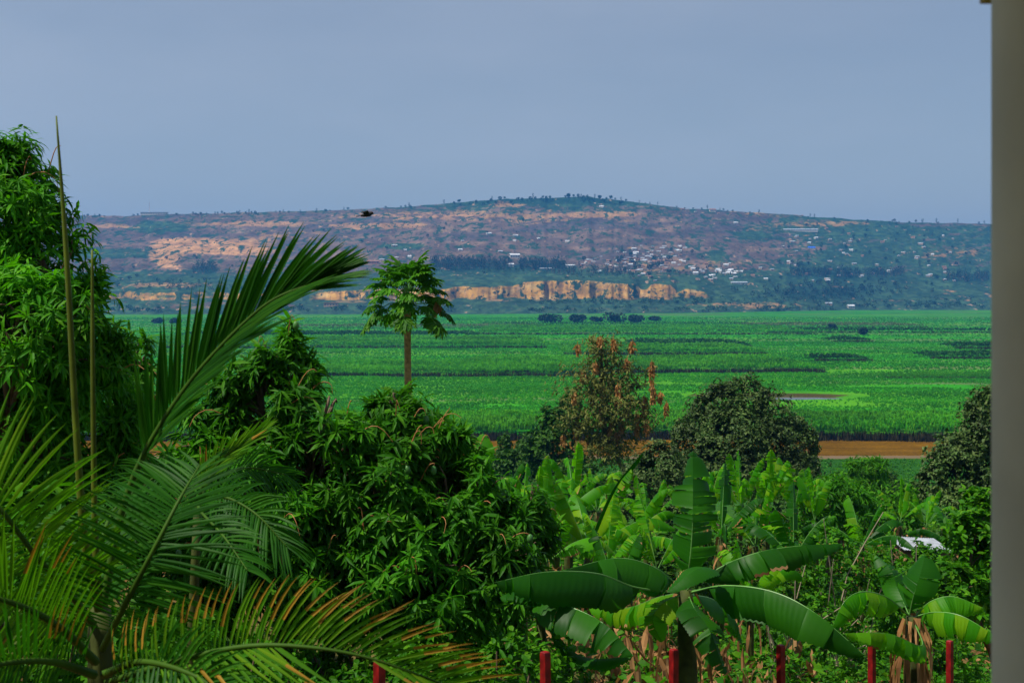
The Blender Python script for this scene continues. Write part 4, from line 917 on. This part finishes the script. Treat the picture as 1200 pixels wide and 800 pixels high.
for a in [(868, 600, 38, 'upright narrow leaved banana plant in front of the round tree', 6, 2.1, .22), (900, 598, 40, 'tallest upright banana plant in the row before the round tree', 7, 2.2, .24), (930, 600, 41, 'upright banana plant with a leaf bent towards the feathery sapling', 6, 2.1, .24), (955, 612, 39, 'upright banana plant at the shed end of the row before the round tree', 6, 2.0, .24), (830, 606, 37, 'upright banana plant beside the dark bushy tree', 5, 1.9, .26)]:
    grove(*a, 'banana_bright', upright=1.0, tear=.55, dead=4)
for a in [(760, 622, 34, 'narrow leaved banana plant at the edge of the dark bushy tree', 6, 1.8, .19), (672, 590, 36, 'upright banana plant just left of the long leaning leaf tip', 6, 2.0, .20), (628, 628, 27, 'banana plant with torn lime leaves in the middle of the grove', 6, 1.7, .20),
          (710, 672, 23, 'banana plant with split leaves in the dry litter', 6, 1.5, .19), (770, 668, 24, 'young banana plant just left of the tall upright leaf', 5, 1.5, .19), (885, 640, 28, 'banana plant with split leaves right of the tall upright leaf', 6, 1.7, .20),
          (582, 640, 24, 'banana plant half covered by the low mango', 6, 1.6, .21), (985, 618, 44, 'banana plant with thin torn leaves beside the small dark mango', 6, 1.9, .2), (1085, 618, 50, 'banana plant with stiff upright leaves beyond the shed roof', 6, 2.0, .2), (805, 610, 44, 'banana plant standing in the shade of the dark bushy tree', 6, 2.0, .2)]:
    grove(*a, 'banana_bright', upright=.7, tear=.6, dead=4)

# ------------------------------------------------------------------ palms
M['palm_dry'] = leafmat('palm_leaflet_dry', [(.20, .12, .008), (.30, .17, .014), (.40, .22, .024)], .3, (.30, .17, .01), .5, .2, .3, 2)
def frond(t, base, pts, n, ln, SL, SR, aL, aR, width=.026, droop=.25, mts=('palm', 'palm_dry'), dryL=0., dryR=0., s0=.12, r0=.02, bend=(0, 0, 0), jit=.06, gap=None):
    """a feather leaf: rachis through pts, n leaflets a side; ln, aL, aR are (at base, middle, tip)"""
    m = 60; P = spline(pts, m); T = nrm(np.gradient(P, axis=0)); mb = MB()
    tube(mb, P, np.linspace(r0, .004, m), 6); fr = mb.build('frond', M['rachis'], t, base, smooth=True)
    L = MB(); rows = 7; u = np.linspace(0, 1, rows)
    prof = np.array([.35, .85, 1, .95, .75, .42, .03])
    SR_ = np.asarray(SR, float)
    for S_, a_, dry in ((np.asarray(SL, float), aL, dryL), (SR_, aR, dryR)):
        for i in range(n):
            s = s0 + (1 - s0) * (i + U(-.2, .2)) / (n - 1); s = min(max(s, 0), .995); f = s * (m - 1); k = int(f); g_ = f - k
            p = P[k] * (1 - g_) + P[min(k + 1, m - 1)] * g_; tg = T[k]
            q = (s - s0) / (1 - s0)
            if gap and S_ is SR_ and gap[0] < q < gap[1]: continue
            a = R(np.interp(q, [0, .5, 1], a_) + U(-3, 3)); l = np.interp(q, [0, .5, 1], ln) * U(.93, 1.05)
            sd_ = nrm(S_ - tg * (S_ @ tg)); d = nrm(math.cos(a) * tg + math.sin(a) * sd_ + rng.normal(size=3) * jit)
            nn = nrm(np.cross(tg, sd_)); side = nrm(np.cross(nn, d)); dr = droop * U(.7, 1.4)
            c = p + np.outer(u, d) * l + np.outer(u ** 2.2, np.array([0, 0, -dr]) + np.asarray(bend)) * l
            w_ = width * prof * (.7 + .3 * min(1, l / .4)) * .5
            tw = nn * .45
            V = np.stack([c - side * w_[:, None] + tw * w_[:, None], c, c + side * w_[:, None] + tw * w_[:, None]], 1).reshape(-1, 3)
            Q = np.array([[3 * r + z, 3 * r + z + 1, 3 * r + z + 4, 3 * r + z + 3] for r in range(rows - 1) for z in range(2)])
            if U() < dry:
                cut = rng.integers(2, 5)
                L.add(V, Q[:2 * cut], 0); L.add(V, Q[2 * cut:], 1)
            else: L.add(V, Q, 0)
    o = L.build('leaflets', [M[mts[0]], M[mts[1]]], fr, (0, 0, 0)); o.data.transform(__import__('mathutils').Matrix.Translation(-Vector(base)))
    return fr

px0 = W(118, 775, 5.6); base = np.array([px0[0], px0[1], gz(px0[0], px0[1])])
pm = thing('areca_palm', base, 'big feather palm with an arching frond, two upright spears and orange tipped leaflets', 'palm')
mb = MB(); tube(mb, spline([base - (0, 0, .2), (base + px0) / 2 + (.03, 0, 0), px0, W(118, 715, 5.7)], 12), np.linspace(.08, .045, 12), 9); mb.build('trunk', M['stem'], pm, base, smooth=True)
for pts, r in (([(100, 640, 5.6), (96, 600, 5.6), (88, 480, 5.6), (78, 300, 5.6), (66, 136, 5.6)], (.020, .0035)), ([(112, 640, 5.7), (111, 606, 5.7), (109, 450, 5.7), (108, 293, 5.7)], (.017, .005))):
    mb = MB(); P = spline(pth(*pts), 24); P[0] = W(117, 720, 5.65); tube(mb, P, np.interp(np.linspace(0, 1, 24), [0, .75, 1], [r[0], r[0] * .6, r[1]]), 7); mb.build('spear', M['spear'], pm, base, smooth=True)
frond(pm, base, pth((120, 712, 5.75), (140, 610, 5.8), (165, 540, 5.8), (205, 472, 5.75), (250, 415, 5.7), (310, 358, 5.65), (360, 334, 5.6), (390, 324, 5.6)), 70, (.46, .50, .17), (-.62, .1, .75), (.5, -.85, -.35), (34, 24, 10), (30, 20, 8), .0225, .07, s0=.30, r0=.019, jit=.03)
frond(pm, base, pth((120, 760, 5.55), (148, 705, 5.35), (182, 640, 5.3), (212, 582, 5.4), (234, 545, 5.6)), 58, (.46, .42, .22), (-1, .05, .18), (1, -.25, .12), (92, 82, 45), (72, 58, 30), .0155, .12, s0=.1, r0=.017)
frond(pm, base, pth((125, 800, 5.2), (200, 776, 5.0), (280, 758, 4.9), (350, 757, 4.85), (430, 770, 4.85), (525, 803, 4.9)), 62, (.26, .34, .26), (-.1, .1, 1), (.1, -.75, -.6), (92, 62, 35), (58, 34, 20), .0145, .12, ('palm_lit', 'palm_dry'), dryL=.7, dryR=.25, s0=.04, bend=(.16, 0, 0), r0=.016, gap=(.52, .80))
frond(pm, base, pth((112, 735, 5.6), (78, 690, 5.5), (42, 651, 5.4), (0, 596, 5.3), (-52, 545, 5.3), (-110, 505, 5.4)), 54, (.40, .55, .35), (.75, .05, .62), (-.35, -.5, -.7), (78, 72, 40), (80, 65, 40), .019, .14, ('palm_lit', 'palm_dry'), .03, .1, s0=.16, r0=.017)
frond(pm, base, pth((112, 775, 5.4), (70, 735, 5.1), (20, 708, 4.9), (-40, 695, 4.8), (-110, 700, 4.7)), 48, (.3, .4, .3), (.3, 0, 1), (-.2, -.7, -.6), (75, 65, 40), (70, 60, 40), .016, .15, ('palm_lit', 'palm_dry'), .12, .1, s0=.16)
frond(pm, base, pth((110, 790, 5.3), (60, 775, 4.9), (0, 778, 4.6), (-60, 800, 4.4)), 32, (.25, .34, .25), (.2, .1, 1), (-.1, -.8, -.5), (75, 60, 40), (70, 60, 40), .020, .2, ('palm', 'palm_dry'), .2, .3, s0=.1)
frond(pm, base, pth((116, 745, 5.7), (112, 690, 5.9), (118, 640, 6.1), (132, 600, 6.4), (158, 575, 6.8)), 34, (.36, .40, .25), (-1, 0, .3), (1, 0, .3), (75, 60, 35), (75, 60, 35), .022, .2, s0=.15)
frond(pm, base, pth((122, 790, 5.3), (165, 775, 5.1), (225, 790, 4.9), (275, 825, 4.8)), 26, (.24, .3, .2), (0, .2, 1), (0, -.8, -.6), (75, 60, 40), (65, 55, 40), .02, .22, s0=.1)
px1 = W(232, 588, 8.2); base = np.array([px1[0], px1[1], gz(px1[0], px1[1])])
yp = thing('young_palm', base, 'slender young palm with one pale half opened leaf in front of the mango', 'palm')
mb = MB(); tube(mb, spline([base - (0, 0, .2), (base + px1) / 2 + (-.05, 0, 0), px1], 8), np.linspace(.05, .026, 8), 8); mb.build('trunk', M['stem'], yp, base, smooth=True)
frond(yp, base, pth((233, 586, 8.2), (241, 562, 8.15), (264, 535, 8.1), (298, 510, 8.1)), 24, (.22, .26, .20), (-.5, 0, .8), (.6, -.5, -.5), (30, 16, 8), (26, 15, 8), .022, .02, ('palm_lit', 'palm_dry'), .05, .05, s0=.2, r0=.012)
frond(yp, base, pth((233, 588, 8.2), (262, 582, 7.9), (300, 602, 7.7), (336, 640, 7.6)), 30, (.28, .36, .2), (.3, .1, .9), (.2, -.7, -.6), (60, 45, 25), (65, 50, 30), .022, .3, s0=.15, r0=.013)
frond(yp, base, pth((232, 588, 8.2), (250, 560, 8.5), (290, 548, 8.8), (335, 556, 9.0)), 28, (.26, .34, .2), (0, .2, 1), (0, -.5, -.9), (60, 45, 25), (60, 45, 25), .022, .3, s0=.15, r0=.012)
frond(yp, base, pth((231, 588, 8.2), (208, 560, 8.1), (180, 560, 8.0), (150, 590, 7.9)), 28, (.26, .34, .2), (0, .2, 1), (0, -.6, -.8), (60, 45, 25), (60, 45, 25), .022, .3, s0=.15, r0=.012)
frond(yp, base, pth((232, 590, 8.2), (236, 600, 7.6), (262, 628, 7.2), (290, 668, 7.0)), 28, (.24, .30, .2), (.8, .2, .4), (-.8, -.2, .2), (65, 50, 30), (65, 50, 30), .022, .3, s0=.15, r0=.012)

# ------------------------------------------------------------------ shrubs and undergrowth
def shrub(label, x, y, w_, h, n, L, mt='shrub', tpl=BROAD, k=6, name='shrub', twigs=0, wd=1., group=None):
    base = np.array([x, y, gz(x, y)]); t = thing(name, base, label, 'shrub', group)
    lobes = [(base + (U(-.25, .25) * w_, U(-.2, .2) * w_, h * q), (w_ * r_, w_ * r_ * .8, h * .36)) for q, r_ in ((.38, .5), (.62, .38), (.45, .42), (.75, .25))]
    mb = MB(); P, D = crown_pts(lobes, n, .16, .5, -.9); whorls(mb, P, D, k, L, (.0, .5), 0, tpl, wd); mb.build('crown', M[mt], t, base)
    mb = MB()
    for _ in range(7):
        c, r_ = lobes[rng.integers(4)]; e = c + rng.normal(size=3) * np.array(r_) * .5; tube(mb, spline([base - (0, 0, .1), (base + e) / 2 + rng.normal(size=3) * .08, e], 5), np.linspace(.025, .008, 5), 4)
    for _ in range(twigs):
        c, r_ = lobes[rng.integers(4)]; e = c + (U(-.5, .5) * w_, -.35 * w_, U(.2, .9) * h * .5); tube(mb, spline([base + (0, -.25 * w_, .1), (base + e) / 2 + rng.normal(size=3) * .15, e], 6), np.linspace(.022, .008, 6), 4)
    mb.build('branch', M['bark_pale' if twigs else 'bark'], t, base); return t
for px, py, d, w_, h, n, L, mt, k, tw, lb in [
    (980, 600, 25, 2.2, 2.2, 420, .12, 'shrub', 7, 6, 'bushy shrub with bare pale branches left of the shed'),
    (915, 628, 23, 1.7, 1.7, 320, .12, 'shrub', 7, 6, 'bushy shrub with crooked pale stems above the arching banana leaf'),
    (1072, 634, 27, 2.4, 1.9, 400, .12, 'shrub', 7, 2, 'dense green shrub just below the white shed roof'),
    (1090, 668, 25, 1.6, 1.5, 280, .13, 'shrub', 6, 0, 'leafy shrub between the shed and the column'),
    (870, 600, 34, 2.0, 2.2, 320, .15, 'bank_shrub', 6, 0, 'dark shrub behind the upright banana row'),
    (800, 600, 33, 2.2, 2.4, 340, .16, 'bank_shrub', 6, 0, 'dark shrub behind the tall upright banana leaf'),
    (590, 735, 12.6, 1.5, 1.35, 380, .085, 'shrub', 6, 0, 'dark leafy bush at the foot of the banana sucker'),
    (520, 735, 12.8, 1.5, 1.2, 340, .085, 'shrub', 6, 0, 'dark leafy bush under the drooping mango'),
    (655, 765, 14.6, 1.0, .8, 200, .085, 'shrub', 6, 0, 'small bush between two red posts'),
    (1130, 738, 18.5, 1.7, 1.5, 340, .09, 'shrub', 6, 0, 'leafy bush beside the column below the pale banana leaves'),
    (1000, 752, 19.0, 1.4, .8, 220, .08, 'shrub', 6, 0, 'low weedy bush behind the red posts near the column'),
    (900, 757, 18.0, 1.2, .7, 200, .08, 'shrub', 6, 0, 'low weedy bush beside the post under the long banana leaf'),
    (420, 690, 13.5, 1.8, 1.3, 330, .10, 'shrub', 6, 0, 'dark bush in the shade between two mango trees'),
    (200, 690, 11.5, 1.6, 1.8, 360, .10, 'mango', 6, 0, 'dark bush behind the palm crown'),
    (60, 560, 9.6, 2.0, 2.4, 420, .11, 'shrub', 6, 0, 'leafy bush under the tall mango'),
    (300, 738, 11.0, 1.3, .9, 260, .08, 'shrub', 6, 0, 'low bush behind the orange tipped frond'),
    (1076, 641, 39.8, 2.6, 1.2, 950, .17, 'shrub', 6, 0, 'leafy shrub pressed against the front of the shed'),
    (1120, 588, 48, 3.0, 3.0, 420, .20, 'bank_shrub', 6, 0, 'dark shrub standing behind the shed'),
    (640, 548, 58, 3.4, 3.2, 420, .22, 'bank_shrub', 6, 0, 'dark shrub at the back edge of the banana grove'),
    (690, 540, 70, 4.2, 3.6, 460, .26, 'bank_shrub', 6, 0, 'dark shrub under the pod tree'),
    (940, 558, 62, 4.2, 3.4, 460, .24, 'bank_shrub', 6, 0, 'dark shrub under the round crowned tree'),
    (1050, 562, 55, 3.4, 2.6, 420, .2, 'shrub', 6, 0, 'bright shrub on the slope above the shed'),
    (545, 548, 60, 3.4, 3.0, 420, .22, 'bank_shrub', 6, 0, 'dark shrub behind the broad upright banana leaf')]:
    x = (px - 600) / F * d; h = max(.4, .92 * (EYE - (py - HZ) / F * d - float(gz(x, d)))); shrub(lb, x, d, max(w_, h * .75), h, n, L, mt, k=k, twigs=tw)

def spots(n, y0, y1, xl=.42, bias=.5):
    y = y0 + (y1 - y0) * U(0, 1, n) ** bias; x = U(-xl, xl, n) * (y + 3); return x, y
mb = MB()   # broad leaved weeds
x, y = spots(15000, 8.5, 75, .44, .8); k = fbm(x / 2.2, y / 2.2, 91) > .43; x, y = x[k], y[k]; n = len(x)
for j in range(5):
    h = U(.05, .5, n) * (.5 + fbm(x / 3, y / 3, 92)); P = np.stack([x + rng.normal(size=n) * .12, y + rng.normal(size=n) * .12, gz(x, y) + h], 1); a = U(0, 6.3, n)
    sz = U(.07, .17, n) * (1 + y / 60); batch(mb, BROAD, P, np.stack([np.cos(a), np.sin(a), U(-.5, .5, n)], 1), np.array([0, 0, 1.]) + .5 * rng.normal(size=(n, 3)), sz, sz * 1.2)
tag(mb.build('weeds', M['weed']), 'low broad leaved weeds covering the garden soil', 'weeds', kind='stuff')
mb = MB()   # grass
x, y = spots(9000, 8.5, 70, .44, .8); k = fbm(x / 2.5, y / 2.5, 95) > .45; x, y = x[k], y[k]
clumps(mb, CT, np.stack([x, y, gz(x, y) - .03], 1), U(.18, .5, len(x)), 0, .9)
x = U(-3.4, -.6, 900); y = U(10, 13.5, 900); clumps(mb, CT, np.stack([x, y, gz(x, y) - .03], 1), U(.5, 1.0, 900), 0, .6)
tag(mb.build('grass', M['grass']), 'tufts of tall grass between the garden plants', 'grass', kind='stuff')
mb = MB()   # dry banana leaf litter
x, y = spots(5200, 9, 60, .42, .8); k = fbm(x / 3, y / 3, 97) > .48; x, y = x[k], y[k]; n = len(x); a = U(0, 6.3, n)
P = np.stack([x, y, gz(x, y) + U(.01, .25, n)], 1); batch(mb, LANCE, P, np.stack([np.cos(a), np.sin(a), U(-.3, .8, n)], 1), np.array([0, 0, 1.]) + .8 * rng.normal(size=(n, 3)), U(.15, .6, n), U(.15, .5, n))
m = 240; x = np.concatenate([U(.4, 5.5, m), U(1, 4, 200)]); y = np.concatenate([U(20, 34, m), U(15, 20, 200)]); n = len(x)
P = np.stack([x, y, gz(x, y) + U(.2, .9, n)], 1); batch(mb, LANCE, P, np.stack([rng.normal(size=n) * .35, rng.normal(size=n) * .35, -np.ones(n)], 1), rng.normal(size=(n, 3)), U(.3, .7, n), U(.3, .6, n))
tag(mb.build('leaf_litter', M['dry']), 'dry brown banana leaves littering the grove floor', 'leaf litter', kind='stuff')

# ------------------------------------------------------------------ red fence posts
pp = None
for px, py, k, lb in [(445, 774, 0, 'red post behind the orange tipped palm frond'), (641, 763, 1, 'bright red post beside the drooping sucker leaf'), (788, 760, 2, 'red post in front of the big banana stem'),
                      (916, 755, 3, 'dark red post under the long arching banana leaf'), (1022, 752, 4, 'red post left of the dry banana leaves'), (1113, 750, 5, 'red post nearest the column')]:
    d = 10.6 * (1 + .132 * k); p = W(px, py, d); g0 = float(gz(p[0], p[1])); h = p[2] - g0; base = np.array([p[0], p[1], g0])
    t = thing('fence_post', base, lb, 'post', 'red fence posts along the garden'); rz = .7 + U(-.1, .1)
    mb = MB(); b = .037; ca, sa = math.cos(rz), math.sin(rz); tilt = U(-.012, .012)
    V = []
    for z, s in ((-.3, 1), (h - .03, .98), (h - .008, .9), (h, .7)):
        for sx, sy in ((-1, -1), (1, -1), (1, 1), (-1, 1)): V.append(base + (b * s * (sx * ca - sy * sa) + tilt * z, b * s * (sx * sa + sy * ca), z))
    q = [[4 * r + i, 4 * r + (i + 1) % 4, 4 * r + 4 + (i + 1) % 4, 4 * r + 4 + i] for r in range(3) for i in range(4)] + [[12, 13, 14, 15]]
    mb.add(np.array(V), np.array(q)); mb.build('shaft', M['red_paint'], t, base)
    mb = MB(); box(mb, base + (0, 0, .02), (.22, .22, .1), 0, rz); mb.build('footing', M['plaster'], t, base)

# ------------------------------------------------------------------ shed with a white roof
c = W(1078, 637, 42); g0 = float(gz(c[0], c[1])); base = np.array([c[0], c[1], g0]); t = thing('shed', base, 'small low shed with a pale metal roof half buried in the green', 'shed')
zt = c[2]; mb = MB(); V = []
for i in range(41):      # corrugated sheet
    x = -.8 + i * 1.6 / 40; zc = .008 * (1 if i % 2 else -1)
    V += [c + (x, -1., -.03 - .05 * x + zc), c + (x, 1., .03 - .05 * x + zc), c + (x, -1., -.045 - .05 * x + zc), c + (x, 1., .015 - .05 * x + zc)]
q = []
for i in range(40): a = 4 * i; q += [[a, a + 4, a + 5, a + 1], [a + 2, a + 3, a + 7, a + 6], [a, a + 2, a + 6, a + 4], [a + 1, a + 5, a + 7, a + 3]]
mb.add(np.array(V), np.array(q)); mb.build('roof', M['tin'], t, base)
mb = MB(); box(mb, base + (0, 0, (zt - g0) / 2 - .25), (1.4, 1.7, zt - g0 + .1)); mb.build('wall', M['mudwall'], t, base)
mb = MB(); box(mb, base + (-.4, -.92, (zt - g0) * .42), (.6, .06, (zt - g0) * .7)); mb.build('door', M['bark'], t, base)

# ------------------------------------------------------------------ balcony: column, floor, ceiling, house wall
FL = EYE - 1.62
d = 2.2; r = .17; cx = 1.0
for _ in range(40): cx = d * math.tan(math.atan((1161.5 - 600) / F) + math.asin(r / math.hypot(cx, d)))
hs = (cx - (1148 - 600) / F * d) / (1 + (1148 - 600) / F); cz = EYE + (HZ - 5) / F * (d + hs)
t = thing('column', (cx, d, FL), 'round cream painted balcony column with a small ochre cornice at its head', 'column')
mb = MB(); tube(mb, [(cx, d, FL + .12), (cx, d, EYE), (cx, d, cz + .02)], [r, r, r], 64, cap=False); mb.build('shaft', M['column'], t, (cx, d, FL), smooth=True)
mb = MB(); tube(mb, [(cx, d, FL), (cx, d, FL + .02), (cx, d, FL + .1), (cx, d, FL + .13)], [r + .05, r + .05, r + .04, r + .004], 48); mb.build('base', M['column'], t, (cx, d, FL))
mb = MB(); box(mb, (cx, d, cz + .09), (2 * hs, 2 * hs, .18)); mb.build('capital', M['ochre'], t, (cx, d, FL)); mb = MB(); box(mb, (cx, d, cz + .56), (2 * r, 2 * r, .76)); mb.build('pier', M['column'], t, (cx, d, FL))
t = thing('balcony', (0, 0, FL), 'plain plastered balcony of the house on the hillside', 'balcony')
mb = MB(); box(mb, (0, .0, FL - .12), (9, 5.2, .24)); mb.build('floor', M['plaster'], t, (0, 0, FL))
mb = MB(); box(mb, (0, -.2, cz + .94 + .13), (9.4, 5.8, .26)); mb.build('ceiling', M['plaster'], t, (0, 0, FL))
mb = MB(); box(mb, (0, -2.75, (FL + cz + .9) / 2 - 1.9), (9, .25, cz - FL + 4.5)); mb.build('wall', M['plaster'], t, (0, 0, FL))

# ------------------------------------------------------------------ bird
c = W(430, 252, 31); t = thing('bird', c, 'small dark bird flying in front of the hillside', 'bird')
mb = MB(); tube(mb, spline([c + (-.15, 0, -.02), c + (-.06, 0, 0), c + (.05, 0, .02), c + (.11, 0, .045), c + (.165, 0, .03)], 14), np.interp(np.linspace(0, 1, 14), [0, .2, .5, .72, .85, .95, 1], [.02, .045, .062, .042, .036, .016, .004]), 8)
for s in (-1, 1):
    V = [c + p for p in [(.06, s * .03, .04), (-.07, s * .03, .03), (.05, s * .2, .1), (-.10, s * .2, .08), (-.03, s * .36, .05), (-.10, s * .35, .04)]]
    V = V + [v - (0, 0, .012) for v in V]
    mb.add(np.array(V), np.array([[0, 1, 3, 2], [2, 3, 5, 4], [6, 8, 9, 7], [8, 10, 11, 9], [0, 2, 8, 6], [2, 4, 10, 8], [1, 7, 9, 3], [3, 9, 11, 5], [4, 5, 11, 10]]))
V = [c + p for p in [(-.13, -.02, -.01), (-.13, .02, -.01), (-.26, .06, -.03), (-.26, -.06, -.03)]]; mb.add(np.array(V + [v - (0, 0, .01) for v in V]), np.array([[0, 1, 2, 3], [4, 7, 6, 5], [0, 3, 7, 4], [1, 5, 6, 2], [2, 6, 7, 3]]))
mb.build('body', M['feather'], t, c, smooth=True)
